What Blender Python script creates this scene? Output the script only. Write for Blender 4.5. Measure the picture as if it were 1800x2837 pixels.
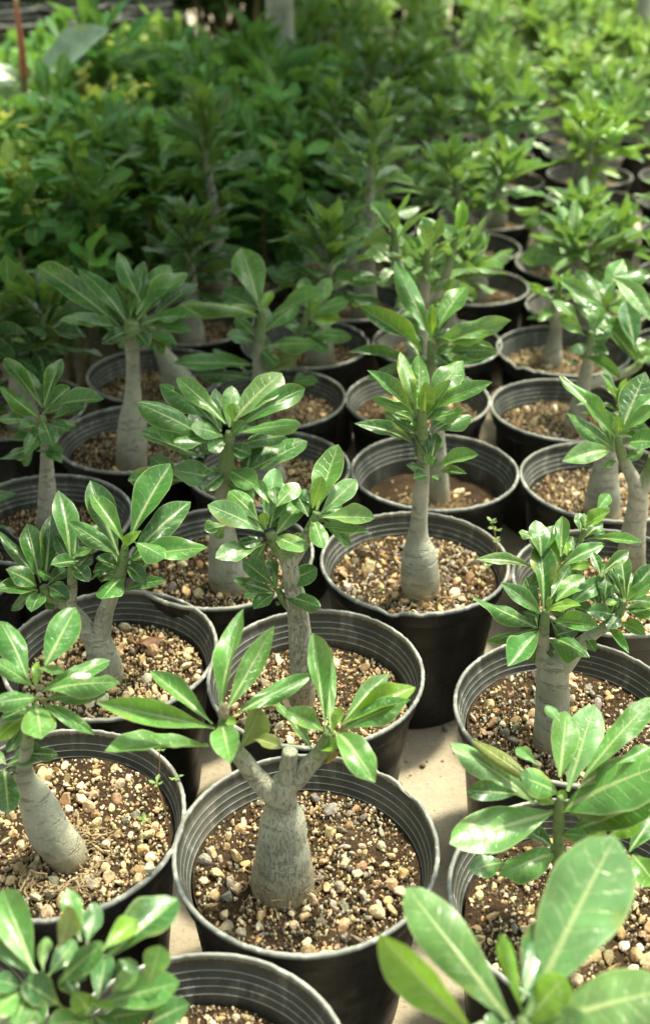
import bpy, bmesh, math, random
import numpy as np
from mathutils import Vector, Matrix, noise

for o in list(bpy.data.objects): bpy.data.objects.remove(o)
S = bpy.context.scene
COL = S.collection
R = math.radians

# ------------------------------------------------------------------ camera, sky, sun, exposure
D = 0.16                       # rim diameter of one pot (m)
POT_H = 0.85 * D
CAM_Z = POT_H + 3.2112 * D
PITCH = R(30.325)
FPX, PW, PH = 3126.0, 1800.0, 2837.0

cam = bpy.data.cameras.new('camera')
cam.sensor_fit = 'VERTICAL'; cam.sensor_height = 24.0
cam.lens = FPX / PH * 24.0
cam.clip_start = 0.02; cam.clip_end = 500
cam.dof.use_dof = True; cam.dof.focus_distance = 0.76; cam.dof.aperture_fstop = 4.4; cam.dof.aperture_blades = 0
co = bpy.data.objects.new('camera', cam); COL.objects.link(co)
co.location = (0, 0, CAM_Z); co.rotation_euler = (math.pi / 2 - PITCH, 0, 0)
S.camera = co

SUN_EL, SUN_AZ = R(66), R(48)      # azimuth from +Y (away from the camera) towards +X
SUN_DIR = Vector((math.sin(SUN_AZ) * math.cos(SUN_EL), math.cos(SUN_AZ) * math.cos(SUN_EL), math.sin(SUN_EL)))
w = bpy.data.worlds.new('World'); S.world = w; w.use_nodes = True
nt = w.node_tree
sky = nt.nodes.new('ShaderNodeTexSky'); sky.sky_type = 'NISHITA'; sky.sun_disc = False
sky.sun_elevation = SUN_EL; sky.sun_rotation = SUN_AZ; sky.dust_density = 6.0; sky.air_density = 0.75; sky.ozone_density = 0.2
bg = nt.nodes['Background']; bg.inputs[1].default_value = 0.145
hs = nt.nodes.new('ShaderNodeHueSaturation'); hs.inputs['Saturation'].default_value = 0.22   # milky air under thin cloud
nt.links.new(sky.outputs[0], hs.inputs['Color']); tn = nt.nodes.new('ShaderNodeMix'); tn.data_type = 'RGBA'; tn.blend_type = 'MULTIPLY'; tn.inputs[0].default_value = 1.0; tn.inputs[7].default_value = (0.91, 1.0, 0.88, 1)
nt.links.new(hs.outputs[0], tn.inputs[6]); nt.links.new(tn.outputs[2], bg.inputs[0])
sl = bpy.data.lights.new('sun', 'SUN'); sl.energy = 3.7; sl.angle = R(4.5); sl.color = (1.0, 0.95, 0.70)
so = bpy.data.objects.new('sun', sl); COL.objects.link(so)
so.rotation_euler = (-SUN_DIR).to_track_quat('-Z', 'Y').to_euler()
S.view_settings.view_transform = 'Standard'; S.view_settings.look = 'None'
S.view_settings.exposure = 1.06; S.view_settings.gamma = 1.0; S.view_settings.use_curve_mapping = False
S.cycles.max_bounces = 8; S.cycles.transmission_bounces = 6; S.cycles.transparent_max_bounces = 8

# ------------------------------------------------------------------ picture <-> place
CP, SP = math.cos(PITCH), math.sin(PITCH)
CAM = Vector((0, 0, CAM_Z)); FWD = Vector((0, CP, -SP))
def ray(u, v):
    a = (u - PW / 2) / FPX; b = -(v - PH / 2) / FPX
    return Vector((a, CP + b * SP, -SP + b * CP))
def on_y(u, v, y):
    d = ray(u, v); return CAM + d * (y / d.y)
def on_z(u, v, z):
    d = ray(u, v); return CAM + d * ((z - CAM_Z) / d.z)
def pxlen(px, p):
    return px * (p - CAM).dot(FWD) / FPX

# ------------------------------------------------------------------ materials
def mat(name):
    m = bpy.data.materials.new(name); m.use_nodes = True
    t = m.node_tree; return m, t, t.nodes['Principled BSDF'], t.nodes['Material Output']
def N(t, typ, **kw):
    n = t.nodes.new(typ)
    for k, v in kw.items(): setattr(n, k, v)
    return n
def setin(n, **kw):
    for k, v in kw.items(): n.inputs[k.replace('_', ' ')].default_value = v
    return n
def lk(t, a, b): t.links.new(a, b)
def math_n(t, op, a, b=None, c=None, clamp=False):
    n = N(t, 'ShaderNodeMath', operation=op); n.use_clamp = clamp
    for i, x in enumerate((a, b, c)):
        if x is None: continue
        if isinstance(x, (int, float)): n.inputs[i].default_value = x
        else: lk(t, x, n.inputs[i])
    return n.outputs[0]
def mixc(t, fac, a, b, blend='MIX'):
    n = N(t, 'ShaderNodeMix', data_type='RGBA', blend_type=blend)
    for i, x in ((0, fac), (6, a), (7, b)):
        if isinstance(x, (int, float)): n.inputs[i].default_value = x
        elif isinstance(x, tuple): n.inputs[i].default_value = (*x, 1) if len(x) == 3 else x
        else: lk(t, x, n.inputs[i])
    return n.outputs[2]
def noise_n(t, vec, scale, detail=3.0, rough=0.55):
    n = N(t, 'ShaderNodeTexNoise'); setin(n, Scale=scale, Detail=detail, Roughness=rough)
    if vec is not None: lk(t, vec, n.inputs['Vector'])
    return n
def ramp(t, fac, stops):
    n = N(t, 'ShaderNodeValToRGB'); e = n.color_ramp.elements
    while len(e) < len(stops): e.new(0.5)
    for i, (p, c) in enumerate(stops):
        e[i].position = p; e[i].color = (*c, 1) if len(c) == 3 else c
    lk(t, fac, n.inputs[0]); return n.outputs[0]
def maprange(t, x, a, b, c=0.0, d=1.0, smooth=True):
    n = N(t, 'ShaderNodeMapRange', interpolation_type='SMOOTHSTEP' if smooth else 'LINEAR')
    lk(t, x, n.inputs[0])
    for i, q in enumerate((a, b, c, d)): n.inputs[i + 1].default_value = q
    return n.outputs[0]
def bump(t, bsdf, h, strength, dist):
    b = N(t, 'ShaderNodeBump'); setin(b, Strength=strength, Distance=dist)
    lk(t, h, b.inputs['Height']); lk(t, b.outputs[0], bsdf.inputs['Normal']); return b

def leaf_material(name, rough=0.36, far=False):
    m, t, b, out = mat(name)
    uv = N(t, 'ShaderNodeUVMap'); sep = N(t, 'ShaderNodeSeparateXYZ'); lk(t, uv.outputs[0], sep.inputs[0])
    u, v = sep.outputs[0], sep.outputs[1]
    oi = N(t, 'ShaderNodeObjectInfo'); tc = N(t, 'ShaderNodeTexCoord')
    dd = math_n(t, 'MULTIPLY', math_n(t, 'ABSOLUTE', math_n(t, 'SUBTRACT', v, 0.5)), 2.0)
    base = oi.outputs['Color']
    geo = N(t, 'ShaderNodeNewGeometry')
    if far:
        at = N(t, 'ShaderNodeAttribute', attribute_name='tint'); base = mixc(t, 1.0, at.outputs[0], oi.outputs['Color'], 'MULTIPLY')
    nz = noise_n(t, geo.outputs['Position'], 55.0, 4)
    base = mixc(t, 0.55, base, ramp(t, nz.outputs[0], [(0.3, (0.25, 0.25, 0.25)), (0.72, (0.85, 0.85, 0.7))]), 'OVERLAY')
    q = math_n(t, 'SUBTRACT', 1.0, u)
    q4 = math_n(t, 'POWER', q, 4.0)
    thr = math_n(t, 'ADD', math_n(t, 'MULTIPLY', q4, 0.42), math_n(t, 'ADD', 0.04, math_n(t, 'MULTIPLY', q, 0.06)))
    mid = math_n(t, 'SUBTRACT', 1.0, math_n(t, 'SMOOTH_MIN', math_n(t, 'DIVIDE', dd, thr), 1.0, 0.4), clamp=True)
    mid = maprange(t, mid, 0.0, 0.45)
    wob = noise_n(t, uv.outputs[0], 5.0, 2)
    ph = math_n(t, 'ADD', math_n(t, 'MULTIPLY', math_n(t, 'SUBTRACT', u, math_n(t, 'MULTIPLY', dd, 0.13)), 9.0), math_n(t, 'MULTIPLY', wob.outputs[0], 0.9))
    fr = math_n(t, 'ABSOLUTE', math_n(t, 'SUBTRACT', math_n(t, 'FRACT', ph), 0.5))
    vein = math_n(t, 'MULTIPLY', maprange(t, fr, 0.0, 0.085, 1, 0), maprange(t, dd, 0.55, 0.95, 1, 0))
    edge = maprange(t, dd, 0.90, 0.985)
    pale = mixc(t, 0.75, base, (0.50, 0.58, 0.27))
    c = mixc(t, math_n(t, 'MULTIPLY', vein, 0.38), base, pale)
    c = mixc(t, math_n(t, 'MULTIPLY', edge, 0.60), c, pale)
    c = mixc(t, math_n(t, 'MULTIPLY', mid, 0.85), c, pale)
    under = mixc(t, 0.45, c, (0.17, 0.22, 0.075))
    c2 = mixc(t, geo.outputs['Backfacing'], c, under)
    # fine dust and water marks
    dust = noise_n(t, geo.outputs['Position'], 330.0, 3)
    c2 = mixc(t, maprange(t, dust.outputs[0], 0.58, 0.70, 0, 0.34), c2, (0.42, 0.45, 0.34))
    bs_ = noise_n(t, geo.outputs['Position'], 210.0, 2)
    c2 = mixc(t, maprange(t, bs_.outputs[0], 0.70, 0.76, 0, 0.75), c2, (0.20, 0.13, 0.045))
    ye = noise_n(t, geo.outputs['Position'], 26.0, 3)
    yel = math_n(t, 'MULTIPLY', maprange(t, ye.outputs[0], 0.56, 0.72), maprange(t, math_n(t, 'ADD', dd, math_n(t, 'MULTIPLY', ye.outputs[0], 0.6)), 0.75, 1.25))
    c2 = mixc(t, math_n(t, 'MULTIPLY', yel, 0.55), c2, (0.34, 0.34, 0.07))
    lk(t, c2, b.inputs['Base Color'])
    rn = noise_n(t, geo.outputs['Position'], 120.0, 3)
    lk(t, maprange(t, rn.outputs[0], 0.3, 0.75, rough - 0.07, rough + 0.2), b.inputs['Roughness'])
    b.inputs['Specular IOR Level'].default_value = 0.35 if far else 0.7
    h = math_n(t, 'ADD', math_n(t, 'MULTIPLY', vein, -0.5), math_n(t, 'ADD', math_n(t, 'MULTIPLY', mid, 0.8), math_n(t, 'MULTIPLY', rn.outputs[0], 0.9)))
    bump(t, b, h, 0.55, 0.0006)
    tr = N(t, 'ShaderNodeBsdfTranslucent'); tcol = mixc(t, 0.5, c, (0.26, 0.42, 0.03)); lk(t, tcol, tr.inputs[0])
    mx = N(t, 'ShaderNodeMixShader'); mx.inputs[0].default_value = 0.42 if far else 0.30
    lk(t, b.outputs[0], mx.inputs[1]); lk(t, tr.outputs[0], mx.inputs[2]); lk(t, mx.outputs[0], out.inputs[0])
    return m

M = {}
M['leaf'] = leaf_material('leaf_green', 0.31)
M['leaf_far'] = leaf_material('foliage_green', 0.42, True)

def bark_material(name, ca, cb, cc):
    m, t, b, out = mat(name)
    geo = N(t, 'ShaderNodeNewGeometry'); uv = N(t, 'ShaderNodeUVMap')
    mp = N(t, 'ShaderNodeMapping'); mp.inputs['Scale'].default_value = (1, 1, 0.17); lk(t, geo.outputs['Position'], mp.inputs[0])
    mh = N(t, 'ShaderNodeMapping'); mh.inputs['Scale'].default_value = (0.25, 0.25, 1); lk(t, geo.outputs['Position'], mh.inputs[0])
    n1 = noise_n(t, geo.outputs['Position'], 45, 5); nv = noise_n(t, mp.outputs[0], 1000, 2); nh = noise_n(t, mh.outputs[0], 260, 3, 0.7)
    sp = noise_n(t, geo.outputs['Position'], 700, 2)
    c = ramp(t, n1.outputs[0], [(0.3, ca), (0.52, cb), (0.75, cc)])
    amt = N(t, 'ShaderNodeObjectInfo'); sc_ = N(t, 'ShaderNodeSeparateColor'); lk(t, amt.outputs['Color'], sc_.inputs[0])
    crack = math_n(t, 'MULTIPLY', maprange(t, nv.outputs[0], 0.54, 0.62), sc_.outputs[0])
    ring = maprange(t, nh.outputs[0], 0.56, 0.66)
    c = mixc(t, math_n(t, 'MULTIPLY', crack, 0.6), c, (0.10, 0.085, 0.05))
    c = mixc(t, math_n(t, 'MULTIPLY', ring, 0.22), c, (0.22, 0.18, 0.11))
    c = mixc(t, maprange(t, sp.outputs[0], 0.66, 0.72, 0, 0.5), c, (0.5, 0.47, 0.38))
    sep = N(t, 'ShaderNodeSeparateXYZ'); lk(t, uv.outputs[0], sep.inputs[0])
    cork = math_n(t, 'MULTIPLY', maprange(t, math_n(t, 'ADD', sep.outputs[1], math_n(t, 'MULTIPLY', n1.outputs[0], 0.25)), 0.16, 0.42, 1, 0), 0.7)
    c = mixc(t, cork, c, (0.23, 0.18, 0.095))
    green = maprange(t, sep.outputs[1], 0.68, 0.92, 0, 0.9)
    c = mixc(t, green, c, (0.12, 0.20, 0.05))
    lk(t, c, b.inputs['Base Color']); setin(b, Roughness=0.62)
    h = math_n(t, 'ADD', math_n(t, 'MULTIPLY', crack, -1.0), math_n(t, 'ADD', math_n(t, 'MULTIPLY', ring, -0.8), math_n(t, 'MULTIPLY', n1.outputs[0], 0.8)))
    bump(t, b, h, 1.0, 0.0014)
    return m
M['bark'] = bark_material('trunk_skin', (0.25, 0.255, 0.20), (0.37, 0.37, 0.30), (0.46, 0.44, 0.365))

def plastic(name, ca, cb, rough):
    m, t, b, out = mat(name); geo = N(t, 'ShaderNodeNewGeometry')
    n1 = noise_n(t, geo.outputs['Position'], 38, 5); n2 = noise_n(t, geo.outputs['Position'], 480, 3)
    mp = N(t, 'ShaderNodeMapping'); mp.inputs['Scale'].default_value = (1, 1, 0.12); lk(t, geo.outputs['Position'], mp.inputs[0])
    n3 = noise_n(t, mp.outputs[0], 120, 4)
    c = ramp(t, n1.outputs[0], [(0.35, ca), (0.7, cb)])
    c = mixc(t, maprange(t, n3.outputs[0], 0.52, 0.72, 0, 0.45), c, tuple(2.6 * q for q in cb))
    c = mixc(t, maprange(t, n2.outputs[0], 0.66, 0.74, 0, 0.55), c, (0.32, 0.29, 0.23))
    nd = noise_n(t, geo.outputs['Position'], 16, 6, 0.7)
    c = mixc(t, maprange(t, nd.outputs[0], 0.52, 0.74, 0, 0.42), c, (0.20, 0.18, 0.14))
    lk(t, c, b.inputs['Base Color']); lk(t, maprange(t, n1.outputs[0], 0.3, 0.7, rough - 0.08, rough + 0.15), b.inputs['Roughness'])
    b.inputs['Specular IOR Level'].default_value = 0.3; bump(t, b, n2.outputs[0], 0.25, 0.0005); return m
M['pot'] = plastic('black_plastic', (0.009, 0.0095, 0.009), (0.019, 0.019, 0.018), 0.42)
M['pot_in'] = plastic('dusty_grey_plastic', (0.032, 0.034, 0.031), (0.066, 0.067, 0.061), 0.46)
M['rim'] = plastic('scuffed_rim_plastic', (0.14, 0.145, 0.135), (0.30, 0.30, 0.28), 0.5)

def soil_material():
    m, t, b, out = mat('dark_soil'); geo = N(t, 'ShaderNodeNewGeometry')
    n1 = noise_n(t, geo.outputs['Position'], 60, 6, 0.65); n2 = noise_n(t, geo.outputs['Position'], 480, 4, 0.7)
    c = ramp(t, n1.outputs[0], [(0.3, (0.022, 0.014, 0.008)), (0.55, (0.055, 0.034, 0.020)), (0.75, (0.11, 0.068, 0.038))])
    c = mixc(t, maprange(t, n2.outputs[0], 0.58, 0.70, 0, 0.6), c, (0.20, 0.14, 0.085))
    lk(t, c, b.inputs['Base Color']); setin(b, Roughness=0.95); b.inputs['Specular IOR Level'].default_value = 0.15
    bump(t, b, math_n(t, 'ADD', n1.outputs[0], math_n(t, 'MULTIPLY', n2.outputs[0], 0.5)), 1.0, 0.004); return m
M['soil'] = soil_material()
def stone_material(name, attr):
    m, t, b, out = mat(name); geo = N(t, 'ShaderNodeNewGeometry')
    if attr: base = N(t, 'ShaderNodeAttribute', attribute_name='tint').outputs[0]
    else: base = N(t, 'ShaderNodeObjectInfo').outputs['Color']
    n1 = noise_n(t, geo.outputs['Position'], 300, 5, 0.65); n2 = noise_n(t, geo.outputs['Position'], 1400, 3, 0.6)
    c = mixc(t, 0.8, base, ramp(t, n1.outputs[0], [(0.32, (0.22, 0.18, 0.14)), (0.5, (0.5, 0.5, 0.5)), (0.7, (0.74, 0.72, 0.68))]), 'OVERLAY')
    c = mixc(t, maprange(t, n2.outputs[0], 0.60, 0.72, 0, 0.5), c, (0.12, 0.075, 0.04))
    lk(t, c, b.inputs['Base Color']); setin(b, Roughness=0.97); b.inputs['Specular IOR Level'].default_value = 0.08
    bump(t, b, math_n(t, 'ADD', n1.outputs[0], math_n(t, 'MULTIPLY', n2.outputs[0], 0.4)), 0.8, 0.0012); return m
M['pebble'] = stone_material('pebble_stone', False); M['gravel'] = stone_material('gravel_stone', True)
def plain(name, ca, cb, scale, rough, bs=0.5, bd=0.001):
    m, t, b, out = mat(name); geo = N(t, 'ShaderNodeNewGeometry')
    n1 = noise_n(t, geo.outputs['Position'], scale, 5, 0.6)
    lk(t, ramp(t, n1.outputs[0], [(0.32, ca), (0.7, cb)]), b.inputs['Base Color']); setin(b, Roughness=rough)
    bump(t, b, n1.outputs[0], bs, bd); return m
M['root'] = plain('dry_root', (0.15, 0.095, 0.045), (0.42, 0.32, 0.19), 150, 0.85)
M['dry'] = plain('dry_leaf', (0.09, 0.035, 0.018), (0.20, 0.09, 0.045), 120, 0.7)
M['cut'] = plain('dry_cut_wood', (0.14, 0.10, 0.06), (0.36, 0.30, 0.21), 300, 0.9)
M['weed'] = plain('weed_green', (0.16, 0.26, 0.06), (0.26, 0.36, 0.10), 200, 0.5)
M['weedstem'] = plain('weed_stem', (0.25, 0.13, 0.06), (0.32, 0.22, 0.10), 200, 0.6)
M['tree'] = plain('grey_tree_bark', (0.26, 0.27, 0.23), (0.50, 0.50, 0.43), 30, 0.85, 0.8, 0.004)
M['redstem'] = plain('red_stem', (0.28, 0.09, 0.05), (0.36, 0.14, 0.08), 60, 0.5)
M['post'] = plain('galvanised_post', (0.34, 0.36, 0.33), (0.5, 0.5, 0.46), 25, 0.45, 0.1)
M['brick'] = plain('clay_brick', (0.25, 0.09, 0.05), (0.40, 0.17, 0.10), 60, 0.9)
M['stem'] = plain('shrub_stem', (0.12, 0.10, 0.05), (0.22, 0.19, 0.10), 80, 0.8)
M['white'] = plain('white_crumb', (0.5, 0.47, 0.36), (0.72, 0.68, 0.54), 400, 0.9)

def ground_material():
    m, t, b, out = mat('concrete_ground'); geo = N(t, 'ShaderNodeNewGeometry')
    n1 = noise_n(t, geo.outputs['Position'], 9, 6, 0.65); n2 = noise_n(t, geo.outputs['Position'], 260, 4, 0.7); n3 = noise_n(t, geo.outputs['Position'], 700, 2)
    c = ramp(t, n1.outputs[0], [(0.3, (0.24, 0.195, 0.145)), (0.5, (0.37, 0.31, 0.235)), (0.7, (0.46, 0.395, 0.31))])
    c = mixc(t, maprange(t, n2.outputs[0], 0.55, 0.68, 0, 0.45), c, (0.14, 0.10, 0.065))
    c = mixc(t, maprange(t, n3.outputs[0], 0.64, 0.72, 0, 0.6), c, (0.09, 0.07, 0.05))
    lk(t, c, b.inputs['Base Color']); setin(b, Roughness=0.9)
    bump(t, b, math_n(t, 'ADD', n1.outputs[0], n2.outputs[0]), 0.6, 0.002); return m
M['ground'] = ground_material()

# ------------------------------------------------------------------ object helpers
def link(name, mesh, m=None, parent=None, basis=None, color=None):
    if m is not None and mesh is not None and len(mesh.materials) == 0: mesh.materials.append(m)
    o = bpy.data.objects.new(name, mesh); COL.objects.link(o)
    if parent is not None: o.parent = parent
    if basis is not None: o.matrix_basis = basis
    if color is not None: o.color = (*color, 1)
    return o
def thing(name, loc, label, cat, group=None):
    o = bpy.data.objects.new(name, None); COL.objects.link(o); o.location = loc; o.empty_display_size = 0.02
    o['label'] = label; o['category'] = cat
    if group: o['group'] = group
    return o
def tag(o, label, cat, group=None):
    o['label'] = label; o['category'] = cat
    if group: o['group'] = group
    return o
def T(v): return Matrix.Translation(Vector(v))
def pyd(name, vs, fs, uvs=None, smooth=True, tint=None):
    me = bpy.data.meshes.new(name); me.from_pydata([tuple(v) for v in vs], [], fs)
    if smooth: me.polygons.foreach_set('use_smooth', [True] * len(me.polygons))
    if uvs is not None:
        l = me.uv_layers.new(name='UVMap'); idx = np.empty(len(me.loops), np.int32); me.loops.foreach_get('vertex_index', idx)
        l.data.foreach_set('uv', np.asarray(uvs, np.float32)[idx].ravel())
    if tint is not None:
        a = me.attributes.new('tint', 'FLOAT_COLOR', 'POINT'); t4 = np.ones((len(vs), 4), np.float32); t4[:, :3] = tint
        a.data.foreach_set('color', t4.ravel())
    me.update(); return me

# ------------------------------------------------------------------ leaves
def leaf_grid(a, rnd, bow, fold, curl, wave, twist, nu=15, nv=6, seed=0):
    r = random.Random(seed); p1, p2 = r.uniform(0, 6), r.uniform(0, 6)
    vs, uvs, fs = [], [], []
    for i in range(nu + 1):
        u = i / nu; uu = 1 - (1 - u) ** 1.15
        wd = 0.5 * max(math.sin(math.pi * min(1, uu ** a)), 0) ** rnd
        wd = max(wd, 0.055 * (1 - u) ** 0.5 if u < 0.6 else 0.0)
        if u > 0.93: wd *= 1 - 0.35 * (u - 0.93) / 0.07
        for j in range(nv + 1):
            s = -1 + 2 * j / nv; sv = math.copysign(abs(s) ** 0.9, s); y = sv * wd
            z = bow * math.sin(math.pi * u ** 0.9) + fold * abs(y) * (1 - 0.5 * u) + curl * y * y * 4
            z += wave * abs(sv) ** 2 * wd * 2 * math.sin(9 * u + (p1 if s > 0 else p2)) + 0.012 * math.sin(23 * u + p2) * abs(sv) * wd * 2
            z += twist * y * (u - 0.4)
            vs.append((u, y, z)); uvs.append((u, 0.5 + 0.5 * sv))
    k = nv + 1
    for i in range(nu):
        for j in range(nv):
            fs.append((i * k + j, (i + 1) * k + j, (i + 1) * k + j + 1, i * k + j + 1))
    return vs, fs, uvs
LEAF = []
rl = random.Random(5)
for i in range(30):
    v, f, q = leaf_grid(rl.uniform(1.35, 1.8), rl.uniform(0.64, 0.86), rl.uniform(-0.03, 0.10), rl.uniform(0.10, 0.42), rl.uniform(-0.18, 0.10), rl.uniform(0.0, 0.075), rl.uniform(-0.5, 0.5), seed=i)
    LEAF.append(pyd('leaf', v, f, q)); LEAF[-1].materials.append(M['leaf'])
BLUNT = []
for i in range(20):
    v, f, q = leaf_grid(rl.uniform(1.6, 2.1), rl.uniform(0.50, 0.66), rl.uniform(-0.02, 0.10), rl.uniform(0.08, 0.34), rl.uniform(-0.2, 0.06), rl.uniform(0.0, 0.06), rl.uniform(-0.4, 0.4), seed=70 + i)
    BLUNT.append(pyd('leaf', v, f, q)); BLUNT[-1].materials.append(M['leaf'])
SHAPE = [LEAF]
CURL = []
for i in range(6):
    v, f, q = leaf_grid(rl.uniform(1.3, 1.6), 0.8, rl.uniform(0.10, 0.18), rl.uniform(0.2, 0.5), rl.uniform(-0.3, 0.1), rl.uniform(0.08, 0.16), rl.uniform(-0.8, 0.8), seed=40 + i)
    CURL.append(pyd('leaf', v, f, q)); CURL[-1].materials.append(M['leaf'])

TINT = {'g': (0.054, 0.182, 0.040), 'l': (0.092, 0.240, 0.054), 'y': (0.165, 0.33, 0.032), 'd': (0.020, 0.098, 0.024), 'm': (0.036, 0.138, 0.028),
        't': (0.046, 0.155, 0.052), 'o': (0.15, 0.19, 0.05), 'b': (0.26, 0.13, 0.05), 'w': (0.125, 0.262, 0.090)}  # pale tones also hold painted glare and sheen, dark tones painted shade
def jit(c, r, s=0.16):
    k = 1 + r.uniform(-s, s); return (c[0] * k * (1 + r.uniform(-.12, .12)), c[1] * k, c[2] * k * (1 + r.uniform(-.15, .15)))
def leaf_basis(base, tip, n, width):
    a = tip - base; L = a.length; a = a / L
    n = (n - a * n.dot(a)).normalized(); b = n.cross(a)
    m = Matrix.Identity(4)
    for r_ in range(3):
        m[r_][0] = a[r_] * L; m[r_][1] = b[r_] * width; m[r_][2] = n[r_] * L; m[r_][3] = base[r_]
    return m
def add_leaf(root, base, tip, n, width, color, rnd, curl=False):
    me = rnd.choice(CURL if curl else SHAPE[0])
    return link('leaf', me, None, root, T(-root.location) @ leaf_basis(base, tip, n, width), color)

def hero_leaf(root, Z, y, spec, rnd, tone):
    """Z = (x0, y0, scale) of the picture region the numbers were read in; y = distance of the shoot."""
    bx, by, tx, ty, wpx = spec[:5]; k = None; col = tone; roll = 0.0; curl = False; under = False
    for e in spec[5:]:
        if isinstance(e, str):
            if e == 'c': curl = True
            elif e == 'u': under = True
            else: col = e
        elif isinstance(e, tuple): roll = e[0]
        else: k = e
    U = lambda x, yy: (Z[0] + x / Z[2], Z[1] + yy / Z[2])
    base = on_y(*U(bx, by), y); dep = (base - CAM).dot(FWD)
    dv = math.atan2(-(ty - by), abs(tx - bx) + 1e-6)
    if k is None: k = -1.10 if dv > 0.5 else (1.08 if dv > -0.35 else 1.35)
    d = ray(*U(tx, ty)); p0 = CAM + d * dep; L = abs(k) * (p0 - base).length
    q = base - CAM; A = d.dot(d); B = -2 * d.dot(q); C = q.dot(q) - L * L; disc = B * B - 4 * A * C
    t_ = (-B + (math.sqrt(max(disc, 0)) if k < 0 else -math.sqrt(max(disc, 0)))) / (2 * A)
    tip = CAM + d * t_
    a = (tip - base).normalized(); toc = (CAM - base).normalized()
    n = Vector((0, 0, 1)) * 0.5 + toc * 0.5
    n = n - a * n.dot(a)
    if n.length < 0.15: n = toc - a * toc.dot(a)
    n.normalize()
    n = Matrix.Rotation(R(roll + rnd.uniform(-14, 14)), 3, a) @ n
    if under: n = -n
    b = n.cross(a); bp = b - FWD * b.dot(FWD); ap = a - FWD * a.dot(FWD)
    if ap.length > 1e-4: ap.normalize(); bp = bp - ap * bp.dot(ap)
    W = pxlen(wpx / Z[2], base) / min(1, max(0.55, bp.length)) * 0.95
    W = min(W, (tip - base).length * 0.62)
    return add_leaf(root, base, tip, n, W, jit(TINT[col], rnd, 0.10), rnd, curl)

# ------------------------------------------------------------------ tubes, trunks
def catmull(P, n):
    P = [Vector(p) for p in P]; out = []
    Q = [P[0] * 2 - P[1]] + P + [P[-1] * 2 - P[-2]]
    for i in range(1, len(Q) - 2):
        for s in range(n):
            t = s / n; p0, p1, p2, p3 = Q[i - 1:i + 3]
            out.append(0.5 * ((2 * p1) + (p2 - p0) * t + (2 * p0 - 5 * p1 + 4 * p2 - p3) * t * t + (3 * p1 - p0 - 3 * p2 + p3) * t ** 3))
    out.append(P[-1]); return out
def tube(P, rad, sides=12, sub=4, amp=0.0, freq=60.0, cap=True, seed=0.0, v0=0.0, v1=1.0):
    C4 = catmull([Vector((*p, 0)).to_4d() if False else p for p in P], sub)
    RR = [q.x for q in catmull([Vector((r, 0, 0)) for r in rad], sub)]
    vs, fs, uvs = [], [], []; nr = len(C4); ref = Vector((1, 0.3, 0.1))
    for i, c in enumerate(C4):
        tg = (C4[min(i + 1, nr - 1)] - C4[max(i - 1, 0)]).normalized()
        x = (ref - tg * ref.dot(tg)).normalized(); y = tg.cross(x); ref = x
        for j in range(sides):
            a = 2 * math.pi * j / sides; d = x * math.cos(a) + y * math.sin(a); rr = max(RR[i], 1e-5)
            if amp:
                p = c + d * rr; rr *= 1 + amp * (noise.noise(p * freq + Vector((seed, 0, 0))) + 0.7 * noise.noise(Vector((seed, 3, c.z * freq * 3.0))))
            vs.append(c + d * rr); uvs.append((j / sides, v0 + (v1 - v0) * i / (nr - 1)))
    for i in range(nr - 1):
        for j in range(sides):
            k = (j + 1) % sides; fs.append((i * sides + j, i * sides + k, (i + 1) * sides + k, (i + 1) * sides + j))
    if cap:
        vs.append(C4[-1] + (C4[-1] - C4[-2]) * 0.35); uvs.append((0.5, v1)); e = len(vs) - 1; s0 = (nr - 1) * sides
        for j in range(sides): fs.append((s0 + j, s0 + (j + 1) % sides, e))
    return vs, fs, uvs
CRACK = [0.25]
def add_tube(name, root, P, rad, m, parent=None, sides=14, sub=5, amp=0.05, freq=70.0, seed=0.0, v0=0.0, v1=1.0):
    base = Vector(P[0]); L = [Vector(p) - base for p in P]; kc = CRACK[0]
    vs, fs, uvs = tube(L, rad, sides, sub, amp, freq, True, seed, v0, v1)
    par = parent or root; off = root.location if parent is None else root.location + parent.matrix_basis.translation
    return link(name, pyd(name, vs, fs, uvs), m, par, T(base - off), (kc, kc, kc))
def px_stem(root, Z, pts, y, name='trunk', m=None, parent=None, seed=0.0, v0=0.0, v1=1.0, sides=18, amp=0.045):
    """pts: (x, y, half width) read in region Z; the stem stands at distance y (or per-point 4th value)"""
    P, rad = [], []
    for q in pts:
        p = on_y(Z[0] + q[0] / Z[2], Z[1] + q[1] / Z[2], q[3] if len(q) > 3 else y); P.append(p); rad.append(pxlen(q[2] / Z[2], p))
    return add_tube(name, root, P, rad, m or M['bark'], parent, sides, 6, amp, 70.0, seed, v0, v1)

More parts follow.
